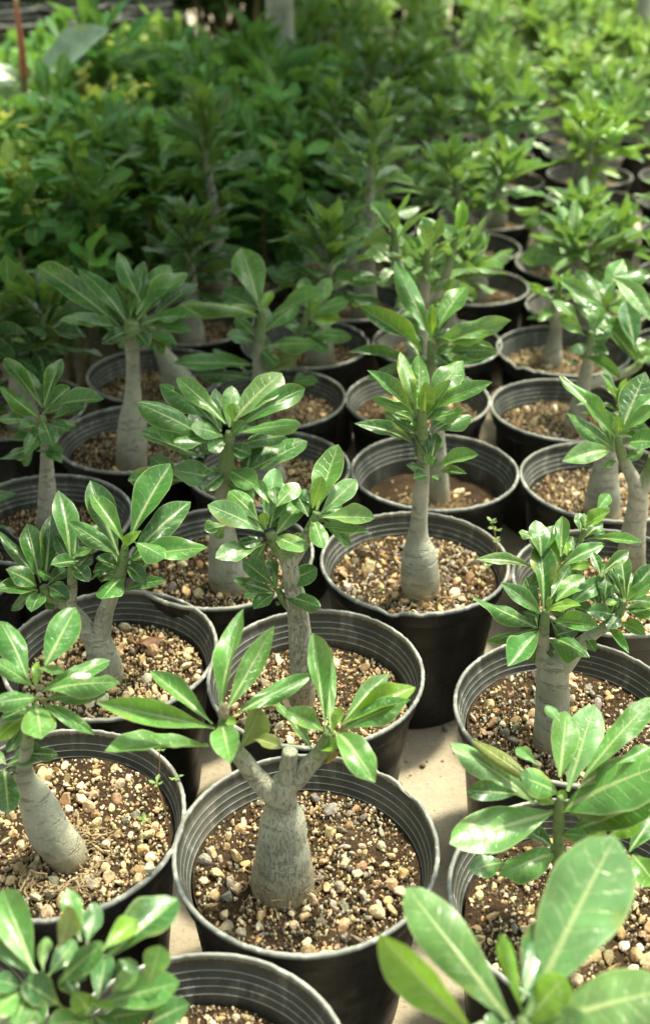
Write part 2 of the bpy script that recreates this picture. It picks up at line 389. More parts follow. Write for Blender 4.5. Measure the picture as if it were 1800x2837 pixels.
# ------------------------------------------------------------------ pots
def lathe(prof, n, seed, oval=0.0, wob=0.0, closed=False, notch=0.0):
    vs, fs = [], []; k = len(prof)
    for i in range(n):
        a = 2 * math.pi * i / n; dx, dy = math.cos(a), math.sin(a)
        s = 1 + oval * math.cos(2 * a + seed) + wob * noise.noise(Vector((dx * 1.3 + seed, dy * 1.3, 0.0)))
        for (r, z, jag) in prof:
            jz = jag * (0.35 * noise.noise(Vector((dx * 9, dy * 9, seed * 3.1))) + 0.9 * noise.noise(Vector((dx * 45, dy * 45, seed * 2.1)))) if jag else 0.0
            if notch and jag: jz -= notch * max(0.0, 1 - (((a + math.pi) % (2 * math.pi) - math.pi) / 0.11) ** 2) + 0.4 * notch * max(0.0, 1 - (((a - 0.3 + math.pi) % (2 * math.pi) - math.pi) / 0.07) ** 2)
            jr = jag * 0.6 * noise.noise(Vector((dx * 40, dy * 40, seed * 5.1 + 9))) if jag else 0.0
            vs.append((dx * (r + jr) * s * D, dy * (r + jr) * s * D, (z + jz) * D))
    for i in range(n):
        for j in range(k - 1 + (1 if closed else 0)):
            fs.append((i * k + j, ((i + 1) % n) * k + j, ((i + 1) % n) * k + (j + 1) % k, i * k + (j + 1) % k))
    return vs, fs
def pot_profile():
    outer = [(0.0, 0.012, 0), (0.34, 0.012, 0), (0.352, 0.0, 0), (0.366, 0.002, 0), (0.372, 0.012, 0), (0.40, 0.25, 0), (0.427, 0.50, 0), (0.452, 0.725, 0), (0.456, 0.735, 0), (0.472, 0.742, 0), (0.476, 0.750, 0), (0.490, 0.832, 0)]
    inner = [(0.480, 0.832, 0)]
    r, z = 0.478, 0.815
    for i in range(4):
        inner += [(r, z, 0), (r - 0.0010, z - 0.0215, 0), (r - 0.0080, z - 0.0245, 0), (r - 0.0095, z - 0.0275, 0)]; r -= 0.0098; z -= 0.0285
    inner += [(r - 0.001, z - 0.005, 0), (0.418, 0.45, 0), (0.35, 0.03, 0), (0.0, 0.03, 0)]
    return outer, inner
POT, POT_IN, RIM = [], [], []
for i in range(5):
    o_, i_ = pot_profile(); ov = [0.006, 0.014, 0.02, 0.010, 0.016][i]
    POT.append(pyd('pot', *lathe(o_, 72, i * 1.7, ov, 0.012)))
    POT_IN.append(pyd('inner_wall', *lathe(i_, 96, i * 1.7, ov, 0.012)))
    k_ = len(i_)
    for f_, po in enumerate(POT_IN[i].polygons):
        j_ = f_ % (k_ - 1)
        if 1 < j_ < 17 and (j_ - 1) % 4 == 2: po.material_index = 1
    rp = [(0.4795, 0.828, 0), (0.4815, 0.846, 0.003), (0.4835, 0.851, 0.0055), (0.4935, 0.850, 0.0055), (0.4985, 0.845, 0.004), (0.4985, 0.834, 0.003), (0.492, 0.828, 0)]
    RIM.append(pyd('rim', *lathe(rp, 200, i * 1.7, ov, 0.012, closed=True, notch=0.022 if i in (0, 2) else 0.0)))
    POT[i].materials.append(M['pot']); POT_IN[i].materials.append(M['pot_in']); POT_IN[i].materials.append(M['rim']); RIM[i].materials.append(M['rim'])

def inner_r(z):   # inner radius (D) at height z (D)
    return 0.418 + (0.4375 - 0.418) * (z - 0.45) / (0.71 - 0.45)
def soil_mesh(seed, bumpy=0.012):
    vs, fs = [], []; nr, na = 12, 40
    for i in range(nr + 1):
        for j in range(na):
            a = 2 * math.pi * j / na; r = i / nr; x, y = r * math.cos(a), r * math.sin(a)
            z = bumpy * (noise.noise(Vector((x * 2.5 + seed, y * 2.5, seed))) * 1.6 + noise.noise(Vector((x * 9 + seed, y * 9, 4.0))) * 0.7)
            vs.append((x * D, y * D, z * D))
    for i in range(nr):
        for j in range(na):
            k = (j + 1) % na; fs.append((i * na + j, (i + 1) * na + j, (i + 1) * na + k, i * na + k))
    return pyd('soil', vs, fs)
SOIL = [soil_mesh(3.3 * i + 1) for i in range(4)]
for m_ in SOIL: m_.materials.append(M['soil'])

def ico(sub):
    bm = bmesh.new(); bmesh.ops.create_icosphere(bm, subdivisions=sub, radius=1.0)
    v = np.array([tuple(q.co) for q in bm.verts]); f = [tuple(x.index for x in q.verts) for q in bm.faces]; bm.free(); return v, np.array(f)
ICO1, ICO2 = ico(1), ico(2)
PAL = [(0.64, 0.50, 0.31), (0.70, 0.57, 0.39), (0.56, 0.39, 0.22), (0.58, 0.45, 0.30), (0.38, 0.25, 0.15), (0.30, 0.20, 0.12), (0.24, 0.22, 0.18), (0.34, 0.31, 0.26), (0.16, 0.14, 0.12), (0.72, 0.62, 0.46)]
CRUMB = [(0.12, 0.070, 0.038), (0.20, 0.12, 0.065), (0.08, 0.05, 0.03), (0.27, 0.17, 0.10)]
PWT = {'tan': [5, 4, 4, 4, 2, 1.2, .7, .7, .4, 2.5], 'mix': [3, 2, 2.4, 3, 2, 2.4, 2.6, 2.4, 1.8, 1], 'grey': [2, 1, 1.5, 2, 1.5, 2.5, 3.2, 3, 2, .8]}
def pebble_verts(base, r):
    v = base[0].copy(); s = np.array([r.uniform(0.8, 1.3), r.uniform(0.7, 1.05), r.uniform(0.5, 0.85)])
    o = Vector((r.uniform(0, 90), 0, 0))
    d = np.array([1 + 0.28 * noise.noise(Vector(q) * 1.1 + o) + 0.16 * noise.noise(Vector(q) * 2.6 + o) for q in v])
    v = v * d[:, None]
    for _ in range(r.randrange(6, 11)):
        n_ = np.array([r.gauss(0, 1), r.gauss(0, 1), r.gauss(0, 1)]); n_ /= np.linalg.norm(n_); c_ = r.uniform(0.48, 0.82)
        h_ = v @ n_; v = v - np.maximum(h_ - c_, 0)[:, None] * n_ * 0.92
    return v * s
PEB = []
rp_ = random.Random(11)
for i in range(14):
    PEB.append(pyd('pebble', pebble_verts(ICO2, rp_), [tuple(int(k) for k in q) for q in ICO2[1]], smooth=False)); PEB[-1].materials.append(M['pebble'])
def gravel_mesh(seed, n, kind, lo=0.0045, hi=0.0165):
    r = random.Random(seed); V, F, C = [], [], []; off = 0
    shapes = [(pebble_verts(ICO2, r), ICO2[1]) for _ in range(5)] + [(pebble_verts(ICO1, r), ICO1[1]) for _ in range(4)]
    for i in range(n):
        s = lo + (hi - lo) * r.random() ** 1.7
        v, f = shapes[r.randrange(5)] if s > 0.0080 else shapes[5 + r.randrange(4)]
        rr = math.sqrt(r.random()) * 0.985; a = r.uniform(0, 6.283); x, y = rr * math.cos(a), rr * math.sin(a)
        if noise.noise(Vector((x * 3 + seed, y * 3, 1.5))) < -0.15 and r.random() < 0.5: continue
        th = r.uniform(0, 6.283); c, s_ = math.cos(th), math.sin(th)
        w_ = np.empty_like(v); w_[:, 0] = (v[:, 0] * c - v[:, 1] * s_) * s; w_[:, 1] = (v[:, 0] * s_ + v[:, 1] * c) * s; w_[:, 2] = v[:, 2] * s
        w_ += np.array([x, y, s * 0.35 + r.uniform(0, 0.010)]); V.append(w_ * D); F.append(f + off); off += len(v)
        cl = r.choice(CRUMB) if s < 0.010 and r.random() < 0.48 else r.choices(PAL, PWT[kind])[0]
        C.append(np.tile(jit(cl, r, 0.22), (len(v), 1)))
    return pyd('gravel', np.vstack(V), np.vstack(F).tolist(), smooth=False, tint=np.vstack(C))
GRAVEL = {'tan': [gravel_mesh(101, 4200, 'tan'), gravel_mesh(102, 3600, 'tan')], 'mix': [gravel_mesh(103, 4200, 'mix'), gravel_mesh(104, 3600, 'mix')], 'grey': [gravel_mesh(105, 3400, 'grey')]}
for l_ in GRAVEL.values():
    for m_ in l_: m_.materials.append(M['gravel']); m_['seed'] = 1

POT_N = [0]
def make_pot(X, Y, label, group=None, name='potted_desert_rose', cat='potted plant', soil=0.69, pebbles=0, kind='tan', rot=None, var=None, tilt=0.0, trunk_at=None, scale=1.0):
    i = POT_N[0]; POT_N[0] += 1; r = random.Random(900 + i)
    root = thing(name, (X * D, Y * D, 0), label, cat, group)
    var = i % 5 if var is None else var; rz = r.uniform(0, 6.28) if rot is None else rot
    base = Matrix.Rotation(rz, 4, 'Z') @ Matrix.Scale(scale, 4)
    p = link('pot', POT[var], None, root, base)
    link('inner_wall', POT_IN[var], None, p); link('rim', RIM[var], None, p)
    ir = inner_r(soil) * 0.992
    s = link('soil', SOIL[i % 4], None, root, T((0, 0, soil * D)) @ Matrix.Rotation(r.uniform(0, 6), 4, 'Z') @ Matrix.Diagonal((ir * scale, ir * scale, 1, 1)))
    g = link('gravel', r.choice(GRAVEL[kind]), None, root, T((0, 0, soil * D)) @ Matrix.Rotation(r.uniform(0, 6), 4, 'Z') @ Matrix.Diagonal((ir * 0.985 * scale, ir * 0.985 * scale, 1 * scale, 1)))
    g['kind'] = 'stuff'
    inv = (T((0, 0, soil * D)) @ Matrix.Rotation(0, 4, 'Z'))
    holder = s; hinv = s.matrix_basis.inverted()
    placed = []
    for k in range(pebbles):
        sz = (0.0095 + 0.025 * r.random() ** 3.0) * D
        for _ in range(12):
            rr = math.sqrt(r.random()) * (ir * D - sz * 1.1); a = r.uniform(0, 6.283); x, y = rr * math.cos(a), rr * math.sin(a)
            if all((x - q[0]) ** 2 + (y - q[1]) ** 2 > (0.75 * (sz + q[2])) ** 2 for q in placed): break
        placed.append((x, y, sz))
        mb = T((x, y, soil * D + sz * 0.35 + r.uniform(0, 0.006) * D)) @ Matrix.Rotation(r.uniform(0, 6.28), 4, 'Z') @ Matrix.Rotation(r.uniform(-.5, .5), 4, 'X') @ Matrix.Scale(sz, 4)
        link('pebble', r.choice(PEB), None, s, hinv @ mb, jit(r.choices(PAL, PWT[kind])[0], r, 0.2))
    return root
def soil_hit(u, v, soil=0.69):
    return on_z(u, v, soil * D)
def roots(root, c, rad, n, seed, spread=1.0, thick=1.0):
    r = random.Random(seed); V, F = [], []
    for i in range(n):
        a = r.uniform(0, 6.283); p = c + Vector((math.cos(a) * rad * r.uniform(.75, 1.0), math.sin(a) * rad * r.uniform(.75, 1.0), r.uniform(0.0, 0.06) * D)); P = [p]
        h = a + r.choice((-1, 1)) * r.uniform(0.6, 1.7)
        for k in range(6):
            h += r.uniform(-0.9, 0.9); p = p + Vector((math.cos(h), math.sin(h), r.uniform(-0.5, 0.35))) * r.uniform(0.012, 0.026) * D * spread
            p.z = max(p.z, c.z + 0.004 * D); P.append(p)
        t0 = r.uniform(0.0016, 0.0042) * D * thick
        vs, fs, _ = tube([q - root.location for q in P], [t0 * (1 - 0.1 * k) for k in range(len(P))], 5, 3)
        o = len(V); V += vs; F += [tuple(q + o for q in f) for f in fs]
    o = link('roots', pyd('roots', V, F), M['root'], root); o['kind'] = 'stuff'; return o

# ------------------------------------------------------------------ plants that follow a stem
def spiral(root, P, n, L, seed, tone='g', lo=0.35, wr=0.28, el0=-5, el1=72, rad=0.012):
    """leaves in a spiral along the upper part of the polyline P (world points)"""
    r = random.Random(seed); C = catmull(P, 8); m_ = len(C); ph = r.uniform(0, 6.28)
    for i in range(n):
        t = i / max(n - 1, 1); s = lo + (1 - lo) * t ** 0.75; f = s * (m_ - 1); k = min(int(f), m_ - 2); p = C[k].lerp(C[k + 1], f - k)
        az = ph + i * 2.39996 + r.uniform(-.25, .25); el = R(el0 + (el1 - el0) * t ** 1.1 + r.uniform(-10, 10))
        d = Vector((math.cos(az) * math.cos(el), math.sin(az) * math.cos(el), math.sin(el)))
        ll = L * (0.75 + 0.35 * math.sin(math.pi * min(1, 0.15 + t * 0.9))) * r.uniform(0.82, 1.15)
        if t > 0.93: ll *= 0.55
        tip = p + d * ll - Vector((0, 0, ll * 0.05)); up = (C[-1] - C[-2]).normalized() + Vector((0, 0, 0.6))
        nrm = up - d * up.dot(d)
        if nrm.length < 0.1: nrm = Vector((math.sin(az), 0, 0.2))
        nrm = Matrix.Rotation(R(r.uniform(-22, 22)), 3, d) @ nrm.normalized()
        c = 'y' if t > 0.85 else tone
        add_leaf(root, p, tip, nrm, ll * wr * r.uniform(0.75, 1.15), jit(TINT[c], r), r, r.random() < 0.08)
def generic(X, Y, label, group, h=1.0, n=26, seed=0, tone='g', L=0.36, forks=1, soil=0.69, pebbles=0, kind='tan', lean=(0, 0), off=(0, 0), lo=0.35, thick=1.0):
    root = make_pot(X, Y, label, group, soil=soil, pebbles=pebbles, kind=kind); r = random.Random(seed * 7 + 3)
    b = Vector(((X + off[0]) * D, (Y + off[1]) * D, (soil - 0.02) * D)); hh = h * D
    k = thick
    P = [b, b + Vector((lean[0] * .1, lean[1] * .1, 0.12)) * hh, b + Vector((lean[0] * .25, lean[1] * .25, 0.30)) * hh, b + Vector((lean[0] * .5, lean[1] * .5, 0.52)) * hh]
    top = b + Vector((lean[0], lean[1], 1.0)) * hh
    if forks == 1:
        P += [P[-1].lerp(top, 0.5) + Vector((r.uniform(-.03, .03), 0, 0)) * D, top]
        add_tube('trunk', root, P, [0.115 * D * k, 0.105 * D * k, 0.07 * D * k, 0.045 * D, 0.032 * D, 0.020 * D], M['bark'], seed=seed)
        spiral(root, P[2:], n, L * D, seed, tone, lo)
    else:
        t = add_tube('trunk', root, P, [0.115 * D * k, 0.11 * D * k, 0.085 * D * k, 0.055 * D], M['bark'], seed=seed, v1=0.7)
        for f in range(forks):
            a = r.uniform(0, 0.8) + f * 6.283 / forks; e = P[-1] + Vector((math.cos(a) * 0.22, math.sin(a) * 0.22, 0.0)) * D + Vector((0, 0, (0.48 - 0.1 * r.random()) * h * D))
            Q = [P[-1] - Vector((0, 0, 0.03 * D)), P[-1].lerp(e, 0.5) + Vector((math.cos(a) * .05, math.sin(a) * .05, 0)) * D, e]
            add_tube('branch', root, Q, [0.045 * D, 0.034 * D, 0.020 * D], M['bark'], None, seed=seed + f, v0=0.5)
            spiral(root, Q, max(7, n // forks), L * D * 0.92, seed + 31 * f, tone, 0.3)
    return root

# ================================================================== THE SETTING
g = pyd('ground', [(-60, -60, 0), (60, -60, 0), (60, 60, 0), (-60, 60, 0)], [(0, 1, 2, 3)], smooth=False)
ground = link('ground', g, M['ground']); ground['kind'] = 'structure'
rg = random.Random(77)
for i in range(120):     # loose rubble between the pots
    x, y = rg.uniform(0.25, 0.95), rg.uniform(3.3, 4.9); s = rg.uniform(0.004, 0.012 if i < 112 else 0.03) * D
    link('pebble', rg.choice(PEB), None, ground, T((x * D, y * D, s * 0.4)) @ Matrix.Rotation(rg.uniform(0, 6), 4, 'Z') @ Matrix.Scale(s, 4), jit(rg.choices(PAL, PWT['mix'])[0], rg))

# ================================================================== HERO PLANTS (numbers read in regions of the photograph)
R1, R2, R3, R4, R5, R6, R8 = [(a, b, 1.6978) for a, b in ((0, 1900), (900, 1900), (0, 1200), (900, 1200), (0, 600), (900, 600), (900, 0))]
ZA, ZB, ZC, ZD, ZE, ZF = (250, 1850, 1.6978), (0, 1600, 3.056), (0, 2400, 2.778), (1000, 2250, 1.91), (1200, 1900, 2.5467), (1280, 1350, 2.9385)
ZS = (0, 0, 0.8489)     # whole picture
A = B = C_ = Dp = E_ = J_ = K_ = H_ = None
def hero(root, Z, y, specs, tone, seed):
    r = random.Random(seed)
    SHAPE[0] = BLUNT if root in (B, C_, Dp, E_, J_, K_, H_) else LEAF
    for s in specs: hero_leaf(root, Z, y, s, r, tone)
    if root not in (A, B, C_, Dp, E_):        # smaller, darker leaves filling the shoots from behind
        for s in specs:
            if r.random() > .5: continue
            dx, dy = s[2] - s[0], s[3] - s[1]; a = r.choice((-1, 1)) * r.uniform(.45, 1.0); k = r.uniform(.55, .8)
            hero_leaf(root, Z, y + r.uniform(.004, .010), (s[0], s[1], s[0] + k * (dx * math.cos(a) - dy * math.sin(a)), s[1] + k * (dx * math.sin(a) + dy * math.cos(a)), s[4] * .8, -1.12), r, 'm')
    SHAPE[0] = LEAF
def to(Z1, Z2, x, y):
    u, v = Z1[0] + x / Z1[2], Z1[1] + y / Z1[2]; return (u - Z2[0]) * Z2[2], (v - Z2[1]) * Z2[2]

# --- front centre: forked trunk with a cut middle stub
A = make_pot(-0.07, 3.02, 'desert rose with fat forked grey trunk and a cut middle stub in black pot', soil=0.70, pebbles=290, kind='mix', var=0, rot=R(36))
ya = soil_hit(783, 2450, 0.70).y; CRACK[0] = 0.55
tk = px_stem(A, ZS, [(783 * .8489, v_ * .8489, r_ * .8489) for v_, r_ in ((2485, 94), (2445, 89), (2395, 80), (2360, 74), (2335, 71), (2295, 66), (2265, 60), (2240, 47), (2212, 38), (2180, 33), (2160, 30))], ya, seed=2.0, v1=0.72, sides=36, amp=0.04)
px_stem(A, ZA, [(915, 600, 50), (925, 540, 46), (930, 470, 42), (936, 420, 38), (940, 392, 35)], ya, 'stub', seed=5.0, v0=0.5, v1=0.75, sides=22)
px_stem(A, ZA, [(905, 640, 44), (850, 590, 52), (780, 515, 47), (715, 430, 43), (670, 370, 40), (640, 300, 38), (630, 250, 30)], ya, 'branch', seed=6.0, v0=0.55, v1=0.95, sides=22)
px_stem(A, ZA, [(945, 560, 36), (985, 515, 44), (1030, 455, 42), (1075, 410, 40), (1110, 350, 36), (1125, 300, 28)], ya, 'branch', seed=7.0, v0=0.55, v1=0.97, sides=22)
px_stem(A, ZA, [(625, 225, 26), (628, 200, 26), (632, 180, 20), (640, 165, 8)], ya, 'dried_bud', M['cut'], seed=8.0, amp=0.25)
hero(A, ZA, ya, [
    (585, 285, 30, 165, 118, 1.05, (-10,)), (575, 265, 282, 15, 85, -1.1), (615, 200, 722, -279, 130, -1.05), (640, 205, 866, -199, 120, -1.02, (10,)), (690, 215, 1045, 32, 92, -1.05),
    (555, 372, 68, 395, 100, 1.12, (35,)), (620, 265, 662, 448, 135, 1.75, 'l'), (692, 392, 800, 188, 128, 1.15, 'u', 'o'), (640, 250, 690, 262, 40, 1.6, 'y', 'c'),
    (1105, 295, 1046, -165, 100, -1.08), (1130, 290, 1115, -110, 78, -1.1, 'l'), (1100, 300, 915, 200, 88, 1.1), (1040, 385, 868, 160, 62, -1.1, (20,)),
    (1180, 270, 1405, 28, 80, -1.15, 'w'), (1185, 265, 1530, 92, 112, -1.05, 'y'), (1190, 295, 1505, 150, 120, 1.02, 'g'), (1160, 305, 1340, 540, 132, 1.2, 'l'),
    (1140, 300, 1182, 178, 46, 1.1, 'y'), (1060, 385, 1192, 352, 55, 1.3, 'y'), (1068, 462, 1176, 396, 44, 1.2, 'b'), (760, 335, 902, 378, 52, 1.1, 'o')], 'l', 1)
roots(A, Vector((tk.matrix_basis.translation + A.location).to_tuple()[:2] + (0.70 * D,)), 0.128 * D, 46, 3, 0.65, 1.1)

# --- left front: pale leaning bottle trunk, exposed roots
B = make_pot(-1.03, 3.17, 'desert rose with pale leaning bottle-shaped trunk over exposed tangled roots', soil=0.735, pebbles=290, kind='tan', var=1)
yb = soil_hit(185, 2385, 0.735).y; CRACK[0] = 0.12
px_stem(B, R1, [(330, 850, 78), (320, 800, 92), (280, 745, 96), (235, 690, 98), (205, 620, 95), (165, 530, 80), (125, 455, 60), (115, 400, 42), (125, 330, 32), (132, 250, 30), (150, 190, 30), (165, 120, 28)], yb, seed=12.0, sides=36, amp=0.03)
hero(B, ZB, yb, [
    (385, 745, 645, 252, 285, -1.05), (255, 912, 0, 368, 215, -1.08), (265, 915, -70, 690, 130, 1.05), (300, 945, 318, 715, 95, -1.1, 'y', 'c'), (325, 765, 548, 800, 72, 1.1, 'l'),
    (340, 975, 935, 700, 165, -1.1), (340, 975, 1012, 888, 150, 1.03, 'l'), (350, 1040, 900, 985, 115, 1.05), (360, 1060, 803, 1332, 112, 1.15), (302, 1070, 352, 1368, 290, 1.5, 'l'),
    (345, 1020, -60, 1070, 140, 1.2), (200, 1180, -60, 1390, 165, 1.2, 'y'), (250, 1100, 20, 1200, 120, 1.1, 'm'), (240, 1150, 130, 1040, 100, -1.1, 'd'), (230, 1230, 60, 1480, 120, 1.2, 'd')], 'g', 2)
hero(B, R1, yb, [(35, 372, 205, 302, 92, 1.1), (130, 320, 276, 326, 60, 1.1, 'd'), (20, 390, 42, 602, 110, 1.2), (45, 395, 122, 402, 34, 1.1, 'd'), (30, 370, -50, 300, 80, -1.1)], 'm', 21)
roots(B, Vector((*soil_hit(175, 2395, 0.735).to_tuple()[:2], 0.735 * D)), 0.155 * D, 150, 4, 0.8, 1.7)

# --- bottom left: dense dark rosettes
C_ = make_pot(-1.36, 2.18, 'desert rose with crowded blunt glossy leaves hiding its pot', soil=0.70, var=2)
yc = 2.02 * D
cb = Vector((-1.3 * D, 2.15 * D, 0.68 * D)); ap1 = on_y(690 / 2.778, 2400 + 1100 / 2.778, yc); ap2 = on_y(200 / 2.778, 2400 + 1000 / 2.778, yc)
add_tube('trunk', C_, [cb, cb.lerp(ap1, .25), cb.lerp(ap1, .5)], [.12 * D, .10 * D, .06 * D], M['bark'], seed=3., v1=.7)
for ap in (ap1, ap2):
    add_tube('branch', C_, [cb.lerp(ap1, .42), cb.lerp(ap1, .5).lerp(ap, .5), ap], [.05 * D, .035 * D, .02 * D], M['bark'], seed=4., v0=.5)
hero(C_, ZC, yc, [
    (265, 815, 15, 185, 290, -1.05, 'l'), (240, 835, -20, 545, 150, -1.05, 't'), (625, 575, 520, 172, 170, -1.08, 'l'), (670, 600, 745, 278, 165, -1.1, 't'), (450, 640, 565, 318, 205, 1.1, 'u', 'o'),
    (335, 805, 352, 545, 132, -1.2, 'w'), (375, 845, 585, 568, 175, -1.1, 'g'), (460, 905, 805, 598, 180, 1.05, (-25,), 'm'), (800, 722, 1368, 250, 265, -1.03, 'm'), (785, 650, 1065, 408, 170, -1.1, 'y', 'c'),
    (755, 1030, 822, 668, 190, -1.08, 't'), (860, 965, 1060, 800, 135, 1.1, 'w'), (920, 720, 1075, 805, 85, 1.1, 't'), (1150, 905, 1235, 608, 290, 1.1, 'l'), (795, 1055, 1385, 895, 240, 1.03, 'l'),
    (480, 1085, 172, 885, 290, 1.1, 't'), (170, 930, -50, 870, 135, 1.1, 't'), (165, 960, -70, 1150, 260, 1.1, 'l'), (705, 1160, 575, 958, 230, 1.25, 'y', 'c'), (690, 1060, 905, 1078, 62, 1.1, 'y'),
    (1150, 1215, 1460, 1060, 205, 1.05, 't'), (760, 1185, 1165, 1110, 200, 1.1, 'm'), (700, 1190, 370, 1220, 130, 1.1, 'l'), (1140, 1120, 1255, 1040, 85, 1.1, 'y'), (720, 1100, 720, 990, 70, 1.1, 'y'),
    (690, 1150, 640, 1290, 200, 1.3, 'l'), (720, 1150, 880, 1290, 190, 1.3, 'm'), (210, 1010, 330, 1200, 180, 1.3, 'm'), (200, 1000, 120, 1230, 200, 1.3, 'g'), (600, 1020, 480, 830, 120, -1.1, 'd'), (560, 900, 660, 800, 110, -1.1, 'd'), (880, 900, 1000, 700, 120, -1.1, 'd')], 'g', 3)

# --- the pot whose plant is out of sight: only soil shows
make_pot(-0.40, 2.05, 'black pot of tan gravel, its plant out of sight, beside the crowded dark rosettes', name='gravel_pot', cat='plant pot', soil=0.66, pebbles=220, kind='tan', var=3)

# --- bottom right: big broad leaves
Dp = make_pot(0.70, 1.80, 'desert rose with the biggest broad pale-green leaves, rising over the neighbouring pot', soil=0.70, var=4)
yd = 1.84 * D; ad = on_y(1000 + 860 / 1.91, 2250 + 1110 / 1.91, yd)
db = Vector((0.72 * D, 1.82 * D, 0.68 * D))
add_tube('trunk', Dp, [db, db.lerp(ad, .3), db.lerp(ad, .6), ad], [.12 * D, .10 * D, .05 * D, .026 * D], M['bark'], seed=9.)
hero(Dp, ZD, yd, [
    (795, 1115, 235, 395, 290, -1.0, (-8,), 'w'), (880, 1080, 1345, 125, 365, -1.0, (0,), 'w'), (620, 1185, 95, 640, 280, 1.05, (-40,), 'y'), (850, 1055, 738, 640, 92, 1.05, 'y'), (850, 1000, 975, 545, 175, -1.2, 't'),
    (880, 1110, 1085, 872, 150, 1.1, 'y'), (950, 1135, 1640, 935, 235, 1.0, 'w'), (700, 1190, 690, 1060, 130, -1.1, 't'), (900, 1120, 1250, 1250, 200, 1.2, 'w'), (800, 1130, 560, 1290, 200, 1.2, 'g')], 'w', 4)  # leaf sheen is put into the pale tone here

# --- right, over the wide gravel pot
E_ = make_pot(0.94, 2.77, 'desert rose with a single rosette of long pale-edged leaves on a green stem', soil=0.70, pebbles=260, kind='mix', var=2)
ye = soil_hit(1555, 2540, 0.70).y
px_stem(E_, ZE, [(930, 1680, 105), (920, 1600, 98), (905, 1480, 80), (890, 1360, 58), (880, 1220, 44), (880, 1080, 40), (885, 900, 38), (895, 780, 26)], ye, seed=15., sides=24, v0=.2, v1=1.5)
hero(E_, ZE, ye, [
    (712, 832, 118, 402, 195, -1.03, 'w'), (720, 700, 275, 382, 130, -1.1, 'o'), (600, 765, 235, 740, 130, 1.1, 'd'), (850, 890, 112, 1115, 285, 1.08, 'l'), (740, 560, 583, 438, 92, -1.1),
    (865, 755, 615, 640, 200, 1.25, 'l'), (890, 645, 935, 178, 230, -1.08, 'l'), (948, 745, 1135, 130, 235, -1.06, 'w'), (1060, 645, 1560, 80, 155, -1.05, 'l'), (1020, 720, 1285, 540, 130, -1.1, 'o'),
    (908, 885, 1610, 560, 245, 1.03, 'l'), (960, 900, 1310, 765, 190, 1.1, 'u', 'o'), (975, 1025, 1610, 790, 215, 1.05, 'm'), (1240, 1060, 1450, 945, 110, 1.1, 'y'), (1380, 1170, 1570, 890, 150, -1.1, 'm'),
    (862, 835, 705, 750, 112, 1.15, 'y'), (880, 835, 925, 735, 100, 1.1, 'y'), (860, 1160, 600, 1005, 112, -1.1, 'd'), (865, 1185, 462, 1345, 190, 1.15, 'l', 'c'), (500, 1245, 256, 1305, 150, 1.1, 'g'),
    (900, 1045, 1095, 1065, 92, 1.2, 'l'), (1060, 1065, 1222, 1035, 82, 1.1, 'y'), (900, 265, 795, 138, 85, -1.1), (1290, 550, 1540, 435, 95, -1.1), (1400, 1190, 1580, 1420, 200, 1.1, 'l'), (1000, 1000, 1150, 880, 110, -1.1, 'd')], 'l', 5)

# --- right, forked: four rosettes of small leaves
F_ = make_pot(1.06, 3.82, 'bushy desert rose with small narrow leaves on four short shoots above a stout grey trunk', soil=0.70, pebbles=280, kind='mix', var=3)
yf = soil_hit(1530, 2060, 0.70).y
tf = px_stem(F_, R4, [(1060, 1470, 92), (1065, 1400, 86), (1068, 1300, 80), (1068, 1200, 78), (1070, 1120, 74), (1080, 1060, 60)], yf, seed=16., v1=.7, sides=30, amp=0.03)
px_stem(F_, ZF, [(650, 1440, 60), (655, 1330, 52), (660, 1200, 46), (670, 1080, 40), (680, 1000, 30)], yf, 'branch', seed=17., v0=.5)
px_stem(F_, ZF, [(760, 1500, 100), (830, 1420, 95), (930, 1310, 72), (1060, 1200, 48), (1200, 1110, 42), (1290, 1000, 36), (1310, 920, 24)], yf, 'branch', seed=18., v0=.5)
px_stem(F_, ZF, [(800, 1430, 55), (800, 1200, 40, yf + .01), (790, 900, 34, yf + .02), (775, 650, 22, yf + .025)], yf, 'branch', seed=19., v0=.5)
px_stem(F_, ZF, [(860, 1380, 45), (880, 1000, 34, yf + .02), (920, 600, 26, yf + .04), (965, 420, 24, yf + .05), (990, 340, 18, yf + .05)], yf, 'branch', seed=20., v0=.6)
hero(F_, ZF, yf, [
    (660, 1015, 622, 428, 212, -1.08, 'm'), (640, 1035, 310, 778, 150, 1.05), (610, 1145, 48, 872, 150, 1.03), (645, 1150, 368, 1458, 165, 1.3), (720, 1090, 1115, 1130, 140, 1.15),
    (690, 1005, 965, 965, 88, 1.15, 'y'), (690, 1240, 1035, 1385, 150, 1.2, 'c'), (600, 1150, 188, 1262, 80, -1.1, 'm'), (760, 930, 992, 728, 150, -1.1, 'l'), (860, 965, 1152, 738, 155, -1.05),
    (715, 905, 872, 635, 125, -1.15, 'd'), (690, 985, 722, 888, 50, 1.1, 'y'), (760, 1205, 945, 1150, 105, -1.1, 'd'), (590, 1150, 440, 1095, 85, -1.1, 'd'), (620, 1060, 500, 1010, 90, -1.1, 'd'), (680, 1310, 735, 1385, 60, 1.2, 'd')], 'g', 6)
hero(F_, ZF, yf + .025, [
    (565, 655, 108, 585, 100, 1.05, 'w'), (640, 560, 598, 268, 185, -1.1), (800, 565, 812, 233, 138, -1.1, 'l'), (795, 625, 685, 388, 112, -1.1, 'y'), (780, 662, 1165, 455, 130, -1.05, 'l'), (870, 665, 1045, 628, 74, 1.1, 'y'),
    (850, 560, 845, 445, 95, -1.1, 'y'), (575, 405, 457, 365, 92, 1.1, 'w'), (700, 640, 560, 480, 130, -1.1, 'd'), (720, 700, 560, 800, 110, 1.1, 'd'), (820, 700, 930, 830, 110, 1.2, 'd'), (640, 560, 740, 310, 130, -1.15)], 'g', 61)
